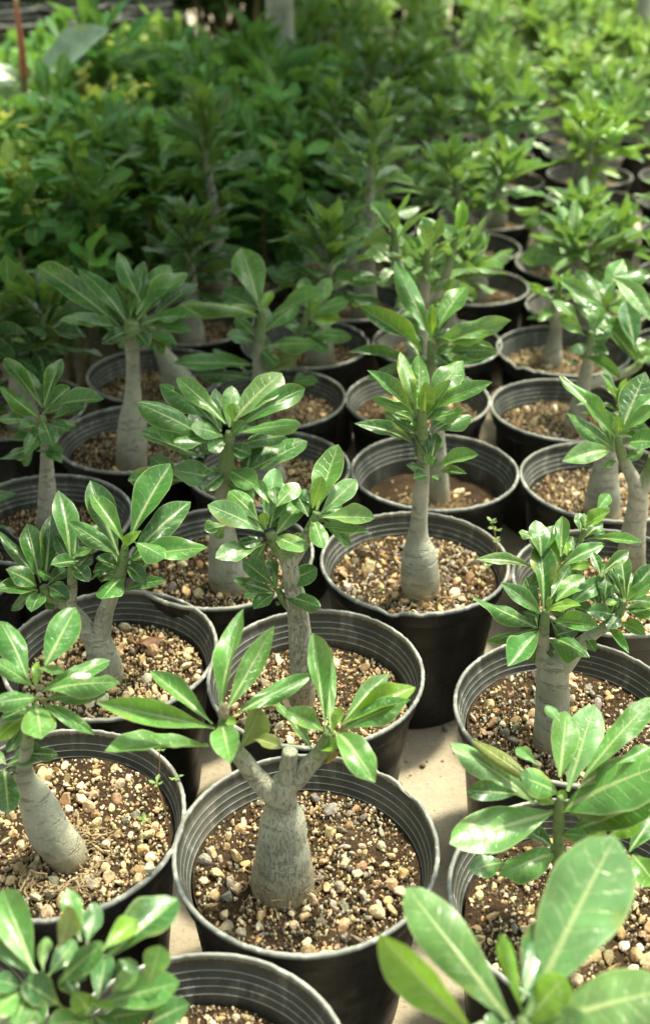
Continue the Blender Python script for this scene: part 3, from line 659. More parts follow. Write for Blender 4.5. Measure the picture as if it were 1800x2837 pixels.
hero(F_, ZF, yf + .05, [
    (960, 365, 948, 208, 112, -1.1, 'g'), (1000, 325, 1205, 195, 150, 1.1, 'y'), (1090, 195, 1195, 52, 112, -1.1, 'l'), (1000, 405, 1142, 288, 92, -1.1), (1020, 422, 1465, 452, 88, 1.05), (960, 470, 870, 420, 60, 1.1, 'l'), (1000, 330, 990, 210, 80, -1.1, 'l')], 'l', 62)
hero(F_, ZF, yf, [
    (1310, 905, 1195, 572, 100, -1.08, 'c'), (1330, 905, 1280, 515, 150, -1.08, 't'), (1340, 905, 1570, 620, 135, -1.05, 'd'), (1330, 935, 1570, 755, 112, 1.05, 'l'), (1330, 992, 1570, 1065, 100, 1.1), (1320, 1002, 1570, 980, 90, 1.08, 'w'),
    (1235, 1045, 1000, 1010, 135, 1.1), (1190, 1150, 1355, 1355, 82, 1.2), (1280, 1105, 1492, 1205, 112, 1.15), (1150, 945, 1080, 715, 120, -1.15, 'd'), (1130, 735, 1058, 525, 92, -1.1, 'm'), (1130, 705, 1355, 515, 112, -1.1, 'm'), (1160, 905, 1180, 715, 130, -1.1, 'm'),
    (1200, 1060, 1290, 850, 110, -1.1, 'd'), (1290, 1020, 1180, 1160, 110, 1.2, 'd'), (1100, 960, 1000, 800, 110, -1.1, 'd'), (1270, 930, 1160, 950, 60, 1.1, 'y'), (1000, 1230, 1080, 1340, 90, 1.3, 'm')], 'g', 63)

# --- centre: swollen bottle trunk standing alone in a gravel pot
G_ = make_pot(0.47, 5.00, 'desert rose with smooth swollen bottle trunk and one tall column of stiff upright leaves', soil=0.725, pebbles=280, kind='mix', var=0)
yg = soil_hit(1165, 1645, 0.725).y
px_stem(G_, R4, [(452, 790, 78), (450, 750, 86), (448, 690, 91), (445, 625, 88), (442, 565, 79), (438, 520, 63), (438, 465, 46), (443, 380, 39), (450, 290, 37), (458, 210, 33), (462, 100, 28), (455, -60, 24), (450, -120, 16)], yg, seed=22., sides=36, amp=0.035)
hero(G_, R6, yg, [
    (430, 935, 352, 636, 80, -1.08, 'l'), (440, 930, 440, 648, 90, -1.1, 'l'), (412, 925, 198, 722, 85, 1.05), (420, 935, 213, 855, 60, 1.1, 'l'), (430, 965, 298, 910, 70, 1.1, 'l'), (480, 915, 648, 678, 110, -1.05, 'l'),
    (465, 935, 470, 775, 92, 1.15, 'y'), (480, 935, 592, 768, 62, 1.1, 'l'), (482, 925, 788, 778, 78, 1.03, 'l'), (480, 955, 652, 908, 62, 1.15, 'l'), (520, 1015, 692, 940, 70, -1.1), (420, 1075, 138, 973, 75, 1.05, 'm'),
    (430, 1025, 318, 960, 62, -1.1), (490, 1005, 602, 938, 72, -1.1, 'm'), (450, 980, 380, 960, 70, 1.1), (455, 940, 400, 780, 70, -1.1), (470, 960, 560, 840, 80, -1.1, 'm')], 'g', 7)
hero(G_, R6, yg - .011, [(490, 1140, 440, 998, 82, -1.1, 'd'), (500, 1140, 522, 1018, 70, -1.1, 'd'), (512, 1190, 722, 1118, 62, 1.05, 'l'), (530, 1210, 668, 1210, 46, 1.1, 'd'),
    (470, 1192, 382, 1168, 46, 1.1, 'd'), (490, 1220, 413, 1232, 46, 1.2), (500, 1220, 535, 1240, 40, 1.2, 'l'), (500, 1180, 470, 1110, 40, 1.1, 'l')], 'g', 71)
roots(G_, Vector((*soil_hit(1165, 1650, 0.725).to_tuple()[:2], 0.725 * D)), 0.14 * D, 26, 5, 1.1)

# --- behind it
L_ = make_pot(0.66, 6.00, 'desert rose in a half-empty pot, tall stem topped by long arching leaves', soil=0.60, pebbles=40, kind='tan', var=1)
yl = soil_hit(1220, 1385, 0.60).y
for ch in L_.children:
    if ch.name.startswith('gravel'): ch.matrix_basis = T((.03 * D, -.12 * D, 0)) @ ch.matrix_basis @ Matrix.Diagonal((.68, .68, 1, 1))
px_stem(L_, R4, [(538, 360, 54), (538, 290, 50), (535, 200, 44), (535, 100, 36), (525, -40, 30), (510, -200, 26), (500, -320, 24), (498, -440, 16)], yl, seed=24., sides=24)
hero(L_, R6, yl, [
    (492, 562, 328, 208, 110, -1.05, 'l'), (470, 652, 152, 418, 90, 1.03, 'm'), (440, 705, 102, 638, 70, 1.05, 'm'), (500, 562, 505, 408, 52, 1.1, 'y'), (530, 525, 662, 328, 112, -1.08, 'l'), (520, 572, 775, 552, 74, 1.1, 'y'),
    (520, 622, 875, 488, 92, 1.03, 'w'), (520, 662, 808, 630, 62, 1.08, 'm'), (540, 702, 790, 655, 74, 1.1, 'd'), (445, 585, 372, 468, 72, -1.1), (455, 685, 395, 558, 82, -1.1, 't'), (500, 700, 330, 720, 60, 1.2, 'm'), (505, 640, 620, 720, 90, 1.3, 'm'), (490, 600, 540, 430, 80, -1.1, 'l'), (495, 690, 600, 600, 80, -1.1)], 'g', 8)

# --- left of centre, two shoots and a lower tuft
H_ = make_pot(-0.04, 4.05, 'desert rose with straight rough trunk, two upper tufts and a small dark tuft halfway', soil=0.66, pebbles=180, kind='tan', var=4)
yh = soil_hit(835, 1950, 0.66).y; CRACK[0] = 0.75
px_stem(H_, R3, [(1420, 1280, 66), (1420, 1200, 60), (1418, 1080, 57), (1412, 960, 54), (1400, 850, 50), (1380, 740, 44), (1365, 640, 40), (1340, 580, 34), (1300, 530, 32), (1270, 470, 24)], yh, seed=26., sides=26)
px_stem(H_, R3, [(1350, 640, 34), (1400, 560, 32), (1440, 490, 30), (1475, 420, 26), (1490, 370, 18)], yh, 'branch', seed=27., v0=.6)
px_stem(H_, R3, [(1365, 820, 24), (1330, 780, 20), (1308, 735, 14)], yh, 'branch', seed=28., v0=.8)
hero(H_, R3, yh, [
    (1240, 462, 976, 338, 102, 1.03, 'w'), (1225, 425, 1075, 272, 112, -1.05, 'l'), (1250, 425, 1295, 165, 105, -1.1, 'w'), (1265, 330, 1208, 225, 60, -1.1, 'l'), (1270, 445, 1335, 236, 112, -1.08, 'm'), (1250, 455, 1238, 372, 52, 1.1, 'y'), (1300, 475, 1435, 300, 100, -1.08),
    (1250, 520, 1012, 588, 82, 1.1, 'l'), (1290, 492, 1442, 552, 92, 1.2, 'l'), (1270, 572, 1380, 578, 30, 1.1, 'l'), (1060, 435, 962, 455, 100, 1.2), (1300, 345, 1405, 238, 92, -1.1), (1240, 500, 1130, 520, 80, 1.1, 'd'), (1330, 560, 1420, 470, 80, -1.1, 'm')], 'l', 9)
hero(H_, ZS, yh, [(745, 1200, 795, 1045, 70, -1.05, 'l'), (750, 1212, 838, 1128, 55, -1.05, 'w'), (750, 1217, 882, 1218, 38, 1.05, 'w'), (742, 1240, 868, 1252, 26, 1.1, 'l'), (735, 1195, 758, 1120, 40, 1.1, 'y'), (725, 1215, 690, 1150, 40, -1.1, 'm'), (735, 1220, 760, 1290, 45, 1.3, 'l')], 'l', 91)
hero(H_, R3, yh, [(1292, 722, 1142, 598, 92, 1.05), (1300, 705, 1268, 590, 62, -1.1, 'd'), (1320, 722, 1492, 635, 95, 1.05), (1292, 752, 1098, 690, 72, 1.08), (1292, 762, 1193, 828, 72, 1.25), (1330, 762, 1508, 818, 76, 1.15), (1295, 792, 1315, 808, 30, 1.2, 'l'), (1300, 740, 1290, 650, 30, 1.1, 'l')], 'm', 92)

# --- left, forked, three rosettes
I_ = make_pot(-1.00, 4.22, 'desert rose with low forked trunk, dark spread leaves and a dead brown leaf below', soil=0.68, pebbles=220, kind='tan', var=0)
yi = soil_hit(295, 1880, 0.68).y; CRACK[0] = 0.35
px_stem(I_, R3, [(505, 1180, 84), (500, 1120, 80), (485, 1050, 74), (465, 985, 66), (450, 940, 54)], yi, seed=30., v1=.7, sides=28)
px_stem(I_, R3, [(470, 980, 46), (485, 900, 43), (500, 830, 38), (530, 760, 32), (560, 680, 30), (580, 600, 26), (590, 530, 16)], yi, 'branch', seed=31., v0=.5)
px_stem(I_, R3, [(455, 990, 50), (410, 930, 46), (360, 860, 40), (300, 800, 32), (230, 765, 28), (205, 720, 20)], yi, 'branch', seed=32., v0=.5)
px_stem(I_, R3, [(330, 830, 30), (340, 740, 24), (340, 660, 22), (338, 590, 14)], yi, 'branch', seed=33., v0=.6)
hero(I_, R3, yi, [
    (592, 525, 428, 285, 92, -1.08, 'l'), (560, 575, 425, 222, 135, -1.08, 't'), (560, 585, 322, 415, 82, 1.03), (605, 515, 802, 142, 160, -1.05), (622, 585, 898, 322, 132, -1.08, 'm'), (602, 602, 978, 538, 102, 1.05, 'l'), (630, 512, 778, 588, 84, 1.2, 'l'),
    (590, 745, 782, 690, 55, 1.1, 'm'), (580, 562, 668, 458, 52, 1.1, 'y'), (582, 672, 478, 782, 150, 1.35), (440, 655, 522, 640, 85, 1.2, 'c'), (600, 655, 705, 600, 65, 1.1), (560, 640, 450, 590, 80, 1.1, 'd'), (600, 620, 690, 720, 70, 1.2, 'd')], 'g', 10)
hero(I_, R3, yi, [
    (192, 705, 128, 425, 105, -1.08), (212, 695, 240, 386, 92, -1.08, 'd'), (180, 742, -25, 735, 82, 1.05), (202, 752, 148, 842, 100, 1.4, 'g'), (232, 722, 325, 785, 92, 1.2, 'd'), (212, 790, 255, 832, 62, 1.2), (172, 722, 28, 640, 84, 1.05, 'm'), (162, 665, -5, 458, 62, -1.05),
    (332, 592, 275, 268, 112, -1.08, 'g'), (350, 592, 365, 415, 70, -1.1, 'd'), (370, 602, 238, 620, 68, 1.2), (342, 582, 435, 545, 44, 1.1, 'l'), (350, 645, 435, 560, 84, -1.1, 'd'), (250, 682, 175, 650, 44, 1.1), (430, 692, 535, 590, 84, -1.1, 'd'), (340, 620, 420, 700, 90, 1.2, 'd'), (330, 600, 260, 480, 70, -1.1, 'd'), (220, 720, 320, 640, 70, -1.1, 'd')], 'm', 11)
dl = link('dead_leaf', CURL[2].copy(), None, I_, T(-I_.location) @ leaf_basis(soil_hit(372, 1795, .71), soil_hit(458, 1768, .72), Vector((0, .3, 1)), .014))
dl.data.materials.clear(); dl.data.materials.append(M['dry'])

# --- glossy rosette over a hidden pot
J_ = make_pot(-0.55, 5.05, 'desert rose with very glossy crowded leaves on a squat pale trunk', soil=0.70, pebbles=180, kind='mix', var=2)
yj = soil_hit(628, 1625, 0.70).y; CRACK[0] = 0.2
px_stem(J_, R3, [(1085, 770, 92), (1080, 720, 90), (1065, 640, 84), (1055, 560, 74), (1048, 470, 62), (1042, 380, 46), (1050, 290, 34), (1070, 150, 30), (1080, 20, 26)], yj, seed=35., sides=28)
px_stem(J_, R5, [(1040, 1360, 26), (1040, 1250, 28), (1060, 1130, 26), (1080, 1010, 18)], yj, 'branch', seed=36., v0=.7)
hero(J_, R5, yj, [
    (1062, 975, 832, 756, 86, -1.05, 'l'), (1040, 1012, 752, 788, 100, -1.05, 'm'), (1000, 1062, 642, 876, 112, 1.03), (1030, 1002, 955, 842, 122, -1.1, 'd'), (1080, 992, 1090, 796, 92, -1.1, 'l'), (1100, 962, 1325, 736, 152, -1.08, 'w'), (1120, 992, 1435, 806, 112, -1.05, 'g'),
    (1100, 1022, 1415, 975, 64, 1.1, 'l'), (1098, 965, 1090, 876, 74, 1.1, 'y'), (1050, 1035, 898, 988, 84, 1.1), (1010, 1042, 818, 1062, 70, 1.15), (960, 1135, 658, 1018, 100, 1.05, 'm'), (1065, 1248, 812, 1192, 112, 1.08), (860, 1242, 602, 1240, 112, 1.05, 'm'), (1130, 1222, 1445, 1056, 132, -1.05, 'g'),
    (1160, 1205, 1205, 1026, 112, -1.1, 'd'), (1060, 1185, 1208, 1272, 110, 1.15, 'l'), (1100, 1085, 1342, 1030, 64, -1.1, 'd'), (1060, 1245, 1192, 1332, 84, 1.2), (1080, 1040, 1150, 960, 60, 1.1, 'l'), (1070, 1050, 980, 1100, 80, 1.2, 'm'), (1080, 1080, 1180, 1120, 80, 1.2, 'd'), (900, 1180, 860, 1080, 60, -1.1, 'd'), (1060, 1200, 950, 1290, 90, 1.2, 'd')], 'g', 12)

# --- shaded left pair
P_ = make_pot(-1.58, 5.45, 'shaded desert rose with slim grey stem and dark narrow leaves in a wide dark pot', soil=0.66, pebbles=30, kind='mix', var=1)
yp = 5.42 * D
px_stem(P_, R3, [(215, 470, 52), (222, 400, 48), (225, 300, 44), (222, 200, 36), (220, 110, 28), (212, 20, 22), (200, -80, 16)], yp, seed=38.)
hero(P_, R5, yp, [
    (190, 885, 18, 668, 72, -1.05), (212, 882, 292, 668, 82, -1.05), (190, 952, -5, 798, 82, 1.05), (230, 902, 492, 858, 72, 1.05), (240, 962, 402, 898, 62, 1.05), (180, 985, 88, 1000, 84, 1.3), (162, 1085, -5, 1142, 72, 1.1), (172, 1105, 302, 1102, 62, 1.1), (135, 965, -10, 958, 70, 1.1),
    (220, 985, 325, 1005, 70, 1.2), (200, 1000, 120, 1120, 80, 1.3), (200, 960, 250, 1080, 80, 1.3), (200, 900, 130, 720, 70, -1.1), (210, 900, 210, 780, 60, -1.1, 'm'), (190, 1060, 60, 1050, 70, 1.1), (210, 1090, 290, 1160, 60, 1.2), (200, 930, 330, 800, 70, -1.1)], 'm', 13)
O_ = make_pot(-1.20, 6.45, 'shaded desert rose with tall smooth bottle trunk and a wide umbrella of leaves', soil=0.70, pebbles=50, kind='mix', var=4)
yo = soil_hit(364, 1295, 0.70).y
px_stem(O_, R5, [(620, 1205, 76), (620, 1150, 75), (622, 1050, 72), (625, 960, 66), (626, 880, 46), (626, 800, 36), (626, 700, 32), (622, 600, 36), (620, 540, 44), (620, 490, 30)], yo, seed=40., sides=26, amp=.03)
hero(O_, R5, yo, [
    (572, 522, 178, 232, 112, -1.03, 'm'), (592, 492, 368, 246, 92, -1.05), (612, 482, 640, 326, 44, -1.1, 'l'), (642, 462, 805, 232, 132, -1.08), (652, 482, 885, 266, 112, -1.05, 'l'), (662, 512, 965, 478, 92, 1.05), (690, 522, 902, 542, 60, 1.1), (572, 532, 278, 490, 72, 1.05), (562, 546, 372, 488, 62, 1.1),
    (680, 542, 832, 602, 64, 1.2), (662, 402, 556, 166, 84, -1.1), (700, 502, 932, 318, 92, -1.1, 'd'), (610, 540, 480, 600, 80, 1.2, 'd'), (640, 540, 700, 620, 80, 1.3, 'd'), (600, 500, 520, 330, 80, -1.1, 'm'), (640, 500, 760, 380, 90, -1.1, 'm'), (600, 520, 440, 400, 70, -1.1, 'd')], 'g', 14)

# --- centre back: glossy upright shoots
K_ = make_pot(-0.35, 7.05, 'desert rose with one tall paddle leaf above wavy drooping ones', soil=0.69, pebbles=60, kind='tan', var=3)
yk = 7.0 * D
px_stem(K_, R5, [(1235, 900, 60), (1230, 820, 50), (1220, 740, 34), (1215, 650, 28), (1225, 540, 24), (1232, 440, 16)], yk, seed=42., v0=.3)
px_stem(K_, R5, [(1230, 800, 30), (1330, 660, 24), (1420, 540, 20), (1440, 450, 14)], yk + .02, 'branch', seed=43., v0=.6)
hero(K_, R5, yk, [
    (1225, 442, 1135, 146, 152, -1.05, 'l'), (1240, 442, 1178, 300, 40, -1.1, 'y'), (1212, 472, 842, 412, 95, 1.05, 'c', 'w'), (1255, 482, 1525, 346, 84, 1.05, 'l'), (1200, 702, 816, 690, 88, 1.05), (1200, 592, 1066, 556, 82, 1.1, 't'), (1200, 562, 1106, 478, 70, -1.1), (1250, 542, 1405, 406, 72, -1.08, 'l'),
    (1260, 612, 1488, 602, 82, 1.1, 'l'), (1200, 722, 1405, 650, 92, 1.1, 'u', 'o'), (1182, 762, 896, 745, 72, 1.08, 'd'), (1380, 782, 1495, 770, 52, 1.1, 'l'), (1230, 460, 1280, 350, 50, -1.1, 'y'), (1220, 620, 1300, 700, 80, 1.2, 'm')], 'g', 15)
hero(K_, R5, yk + .02, [(1442, 432, 1428, 286, 74, -1.1, 'l'), (1450, 452, 1560, 290, 80, -1.05, 'w'), (1450, 472, 1640, 400, 66, 1.05, 'l'), (1445, 502, 1600, 480, 74, 1.1, 'y'), (1440, 562, 1655, 570, 62, 1.1, 'l'), (1430, 540, 1330, 500, 60, 1.1), (1445, 470, 1500, 400, 50, 1.1, 'y'), (1430, 560, 1540, 640, 80, 1.2, 'g')], 'l', 16)

# --- right column
Mp = make_pot(1.61, 6.87, 'desert rose with long dark strap leaves over a pot with chipped rim', soil=0.69, pebbles=100, kind='tan', var=2)
ym = soil_hit(1575, 1190, 0.69).y
px_stem(Mp, R6, [(1160, 1010, 48), (1175, 960, 46), (1195, 880, 42), (1215, 790, 36), (1235, 690, 28), (1245, 600, 22), (1250, 540, 14)], ym, seed=45.)
px_stem(Mp, R6, [(1215, 800, 26), (1330, 760, 24), (1440, 720, 22), (1485, 680, 16)], ym, 'branch', seed=46., v0=.5)
hero(Mp, R6, ym, [
    (1485, 712, 1138, 342, 130, -1.03, 'm'), (1455, 625, 1408, 396, 112, -1.08, 't'), (1340, 282, 1545, 500, 102, 1.08, 'w'), (1182, 485, 1066, 396, 74, 1.08, 'l'), (1222, 562, 1096, 470, 74, 1.08), (1240, 602, 1145, 640, 60, 1.1, 'm'), (1200, 682, 1145, 700, 50, 1.1, 'd'), (1192, 655, 1395, 762, 54, 1.1, 'm'),
    (1300, 402, 1245, 296, 92, -1.1, 'w'), (1460, 602, 1560, 640, 84, 1.1, 'l'), (1250, 560, 1300, 420, 70, -1.1, 'l'), (1250, 580, 1350, 560, 60, 1.1, 'd'), (1240, 620, 1330, 650, 60, 1.2, 'd'), (1480, 690, 1600, 560, 110, -1.05, 'l')], 'l', 17)
hero(Mp, R6, ym + .05, [(1300, 420, 1100, 300, 80, 1.05, 'w'), (1310, 420, 1180, 250, 90, -1.08, 'w'), (1320, 400, 1400, 200, 90, -1.08, 'l'), (1330, 420, 1480, 300, 90, -1.05, 'w'), (1310, 440, 1200, 420, 70, 1.1, 'l'), (1330, 430, 1450, 440, 80, 1.1, 'l'), (1320, 440, 1320, 330, 60, 1.1, 'y')], 'l', 18)
N_ = make_pot(1.46, 4.82, 'desert rose with forked upper stem and a few pale paddle leaves behind the bushy plant', soil=0.69, pebbles=130, kind='tan', var=1)
yn = soil_hit(1735, 1600, 0.69).y
px_stem(N_, R6, [(1440, 1680, 70), (1440, 1580, 64), (1450, 1480, 56), (1462, 1400, 50), (1470, 1320, 46), (1455, 1250, 36), (1420, 1180, 28), (1390, 1110, 24), (1376, 1040, 16)], yn, seed=48., sides=24)
px_stem(N_, R6, [(1465, 1330, 40), (1490, 1270, 36), (1520, 1200, 30), (1545, 1130, 24)], yn, 'branch', seed=49., v0=.6)
hero(N_, R6, yn, [
    (1362, 1042, 1098, 748, 86, -1.03, 'l'), (1352, 1092, 1136, 926, 96, 1.03), (1352, 1102, 1112, 1152, 104, 1.1, 'w'), (1400, 985, 1505, 730, 152, -1.06, 't'), (1400, 1005, 1560, 830, 52, -1.05, 'l'), (1380, 1032, 1375, 932, 54, 1.1, 'y'), (1400, 1072, 1570, 1060, 122, 1.08), (1392, 1022, 1570, 890, 62, 1.05, 'l'),
    (1370, 1150, 1300, 1190, 30, 1.2, 'l'), (1420, 1170, 1500, 1080, 40, -1.1, 'l'), (1410, 1130, 1470, 1120, 36, 1.1), (1545, 1120, 1620, 1000, 100, -1.1), (1545, 1130, 1640, 1120, 100, 1.1)], 'g', 19)
P7 = make_pot(1.66, 5.88, 'desert rose with fat wrinkled grey trunk, its leaves hidden behind paler ones', soil=0.68, pebbles=150, kind='tan', var=3)
y7 = soil_hit(1665, 1425, 0.68).y
px_stem(P7, R4, [(1300, 420, 90), (1302, 360, 86), (1305, 290, 80), (1310, 220, 70), (1320, 150, 56), (1335, 80, 42), (1350, 0, 30), (1360, -90, 22)], y7, seed=51., sides=26, amp=.04)
spiral(P7, [on_y(900 + 1340 / 1.6978, 1200 + 50 / 1.6978, y7), on_y(900 + 1365 / 1.6978, 1200 - 80 / 1.6978, y7), on_y(900 + 1380 / 1.6978, 1200 - 160 / 1.6978, y7)], 12, .26 * D, 52, 'g', .3)

# ================================================================== the rows behind
ROWG = 'potted desert roses in the rows behind'
LB = {'sun': 'leafy sunlit desert rose in black pot in the blurred rows behind', 'shade': 'shaded dark-leaved desert rose in the blurred rows behind',
      'fork': 'sunlit desert rose with several leafy shoots in the blurred rows behind'}
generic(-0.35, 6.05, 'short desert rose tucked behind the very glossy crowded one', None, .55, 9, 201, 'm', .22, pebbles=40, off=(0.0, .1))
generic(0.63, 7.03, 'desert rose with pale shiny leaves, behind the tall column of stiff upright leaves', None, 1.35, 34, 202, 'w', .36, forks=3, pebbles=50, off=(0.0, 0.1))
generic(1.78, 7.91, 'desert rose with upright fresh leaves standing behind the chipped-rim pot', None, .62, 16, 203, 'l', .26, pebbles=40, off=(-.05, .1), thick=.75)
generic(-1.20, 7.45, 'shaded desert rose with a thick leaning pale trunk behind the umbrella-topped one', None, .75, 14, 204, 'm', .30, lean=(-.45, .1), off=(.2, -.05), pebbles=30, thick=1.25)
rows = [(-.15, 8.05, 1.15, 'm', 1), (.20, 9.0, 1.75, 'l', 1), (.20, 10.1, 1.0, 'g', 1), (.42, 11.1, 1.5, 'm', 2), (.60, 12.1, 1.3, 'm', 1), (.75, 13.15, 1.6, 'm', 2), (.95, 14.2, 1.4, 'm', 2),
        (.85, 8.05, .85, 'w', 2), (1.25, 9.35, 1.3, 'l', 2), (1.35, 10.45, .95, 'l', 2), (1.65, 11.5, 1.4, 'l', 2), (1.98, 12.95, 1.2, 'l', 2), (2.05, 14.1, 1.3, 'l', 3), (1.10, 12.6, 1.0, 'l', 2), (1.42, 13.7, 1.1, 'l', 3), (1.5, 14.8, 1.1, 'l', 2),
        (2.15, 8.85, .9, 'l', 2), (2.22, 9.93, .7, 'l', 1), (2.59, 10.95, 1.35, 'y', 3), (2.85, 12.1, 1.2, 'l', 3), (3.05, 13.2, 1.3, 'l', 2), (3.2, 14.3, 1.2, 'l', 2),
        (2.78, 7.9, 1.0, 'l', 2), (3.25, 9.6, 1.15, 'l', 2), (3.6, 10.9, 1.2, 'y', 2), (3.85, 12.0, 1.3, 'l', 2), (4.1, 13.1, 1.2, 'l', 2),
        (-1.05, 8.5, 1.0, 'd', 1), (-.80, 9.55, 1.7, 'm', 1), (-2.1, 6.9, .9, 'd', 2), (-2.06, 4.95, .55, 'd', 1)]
rr_ = random.Random(8)
for i, (x, y, h, tone, fk) in enumerate(rows):
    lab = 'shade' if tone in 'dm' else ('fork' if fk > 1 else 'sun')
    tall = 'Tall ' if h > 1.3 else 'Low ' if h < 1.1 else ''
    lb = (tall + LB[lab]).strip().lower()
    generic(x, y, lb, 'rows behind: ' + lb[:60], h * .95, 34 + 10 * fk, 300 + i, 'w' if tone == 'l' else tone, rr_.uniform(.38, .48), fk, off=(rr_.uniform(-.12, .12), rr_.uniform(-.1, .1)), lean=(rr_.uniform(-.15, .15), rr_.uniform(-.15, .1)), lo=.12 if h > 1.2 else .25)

# far plants: one foliage mesh each
def foliage_mesh(seed, n, shape, ll, wr, hue=0.15):
    r = random.Random(seed); V, F, U, C = [], [], [], []; k = 0
    gv, gf, gu = leaf_grid(1.5, .8, .06, .25, -.05, .04, .2, 5, 2, seed); gv = [Vector(q) for q in gv]
    stems = [(r.uniform(0, 6.28), r.uniform(0.0, 0.55), r.uniform(.6, 1.0)) for _ in range(max(3, n // 22))]
    for i in range(n):
        a, q, hh = r.choice(stems); s = r.uniform(0.25, 1.0) ** 0.8
        p = Vector((math.cos(a) * q * s, math.sin(a) * q * s, hh * s)); p = Vector((p.x * shape[0], p.y * shape[0], p.z * shape[1]))
        az = r.uniform(0, 6.283); el = R(r.uniform(-20, 75)); d = Vector((math.cos(az) * math.cos(el), math.sin(az) * math.cos(el), math.sin(el)))
        L = ll * r.uniform(.6, 1.2); up = Vector((0, 0, 1)); nn = up - d * up.dot(d)
        nn = Matrix.Rotation(R(r.uniform(-35, 35)), 3, d) @ nn.normalized()
        m4 = leaf_basis(p, p + d * L, nn, L * wr * r.uniform(.8, 1.2)); V += [m4 @ v for v in gv]; U += gu; F += [tuple(x + k for x in f) for f in gf]; k += len(gv)
        c = 1 + r.uniform(-.35, .35); y_ = r.random() ** 3 * hue; C += [(c * (1 + 3 * y_), c * (1 + y_), c)] * len(gv)
    me = pyd('foliage', V, F, U, True, np.array(C)); me.materials.append(M['leaf_far']); return me
FAR_A = [foliage_mesh(500 + i, 85, (.55 * D, 1.05 * D), .40 * D, .28) for i in range(4)]
FAR_S = [foliage_mesh(520 + i, 330, (1.25 * D, 1.6 * D), .25 * D, .45, .4) for i in range(4)]
FAR_N = [foliage_mesh(540 + i, 170, (.8 * D, 1.9 * D), .52 * D, .25, .3) for i in range(3)]
STEM = pyd('stem', *tube([Vector((0, 0, .60 * D)), Vector((.02 * D, 0, .85 * D)), Vector((0, .02 * D, 1.3 * D)), Vector((.03 * D, 0, 1.75 * D))], [.10 * D, .08 * D, .04 * D, .02 * D], 10, 3)[:3]); STEM.materials.append(M['bark'])
SST = pyd('stem', *tube([Vector((0, 0, 0)), Vector((.03 * D, 0, .5 * D)), Vector((0, .04 * D, 1.2 * D))], [.035 * D, .028 * D, .012 * D], 8, 3)[:3]); SST.materials.append(M['stem'])
rf = random.Random(21)
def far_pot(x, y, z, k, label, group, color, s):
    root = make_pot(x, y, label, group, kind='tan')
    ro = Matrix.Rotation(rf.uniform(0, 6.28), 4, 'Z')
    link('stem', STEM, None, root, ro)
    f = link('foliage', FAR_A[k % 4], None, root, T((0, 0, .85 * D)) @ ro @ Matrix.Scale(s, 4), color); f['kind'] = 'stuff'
for j in range(11):
    y = 15.3 + j * 1.08
    for i in range(9):
        x = -0.9 + i * 1.03 + 0.12 * j * .9 + rf.uniform(-.08, .08)
        if abs(x) > (y * .863 + 1.62) * .30 + .6: continue
        sun = x > .3 + (y - 15) * .05  # leaf colour itself is painted paler for sun, darker for shade
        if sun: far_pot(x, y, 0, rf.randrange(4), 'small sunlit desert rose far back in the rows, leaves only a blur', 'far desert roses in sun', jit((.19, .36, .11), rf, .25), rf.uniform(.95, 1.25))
        else: far_pot(x, y, 0, rf.randrange(4), 'shaded desert rose far back beside the grey tree trunk, leaves only a blur', 'far desert roses in shade', jit(TINT['m'], rf, .2), rf.uniform(1.0, 1.3))

# shrubs in the bed on the left
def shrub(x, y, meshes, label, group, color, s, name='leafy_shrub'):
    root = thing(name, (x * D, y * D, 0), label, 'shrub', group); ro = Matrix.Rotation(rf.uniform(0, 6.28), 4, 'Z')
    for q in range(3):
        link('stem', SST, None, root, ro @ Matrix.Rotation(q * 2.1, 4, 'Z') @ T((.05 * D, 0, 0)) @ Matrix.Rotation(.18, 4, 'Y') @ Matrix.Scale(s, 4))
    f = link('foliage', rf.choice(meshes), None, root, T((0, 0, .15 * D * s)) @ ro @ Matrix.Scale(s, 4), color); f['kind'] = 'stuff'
for j in range(9):
    y = 8.6 + j * .85
    for i in range(7):
        x = -2.75 + i * .72 + (j % 2) * .36 + rf.uniform(-.12, .12)
        if x > -.55 + .11 * (y - 9) or (y < 10.2 and x > -1.5): continue
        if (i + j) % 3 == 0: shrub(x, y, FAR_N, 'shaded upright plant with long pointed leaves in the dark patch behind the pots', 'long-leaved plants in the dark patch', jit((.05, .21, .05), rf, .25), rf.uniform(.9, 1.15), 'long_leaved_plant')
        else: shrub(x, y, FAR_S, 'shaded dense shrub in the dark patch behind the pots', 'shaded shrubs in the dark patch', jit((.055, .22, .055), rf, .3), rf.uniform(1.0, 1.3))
for j in range(20):
    y = 6.3 + j * .92
    half = (y * .863 + 1.62) * .30 + .9
    if y > 18.6: break
    for i in range(9):
        x = -3.0 + (-(i) * .80) + (j % 2) * .45 + rf.uniform(-.15, .15) + (.10 * max(0, y - 11))
        if x < -half: continue
        t_ = rf.random()
        if y > 14.2 and x < -3.6: t_ = .7
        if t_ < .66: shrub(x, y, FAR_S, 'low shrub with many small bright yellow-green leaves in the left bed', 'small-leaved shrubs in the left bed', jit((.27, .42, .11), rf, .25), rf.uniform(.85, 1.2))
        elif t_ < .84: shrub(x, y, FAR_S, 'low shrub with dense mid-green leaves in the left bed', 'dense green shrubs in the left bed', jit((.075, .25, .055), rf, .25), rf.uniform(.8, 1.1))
        else: shrub(x, y, FAR_N, 'upright plant with long pointed green leaves in the left bed', 'long-leaved plants in the left bed', jit((.065, .23, .05), rf, .2), rf.uniform(.75, 1.0), 'long_leaved_plant')

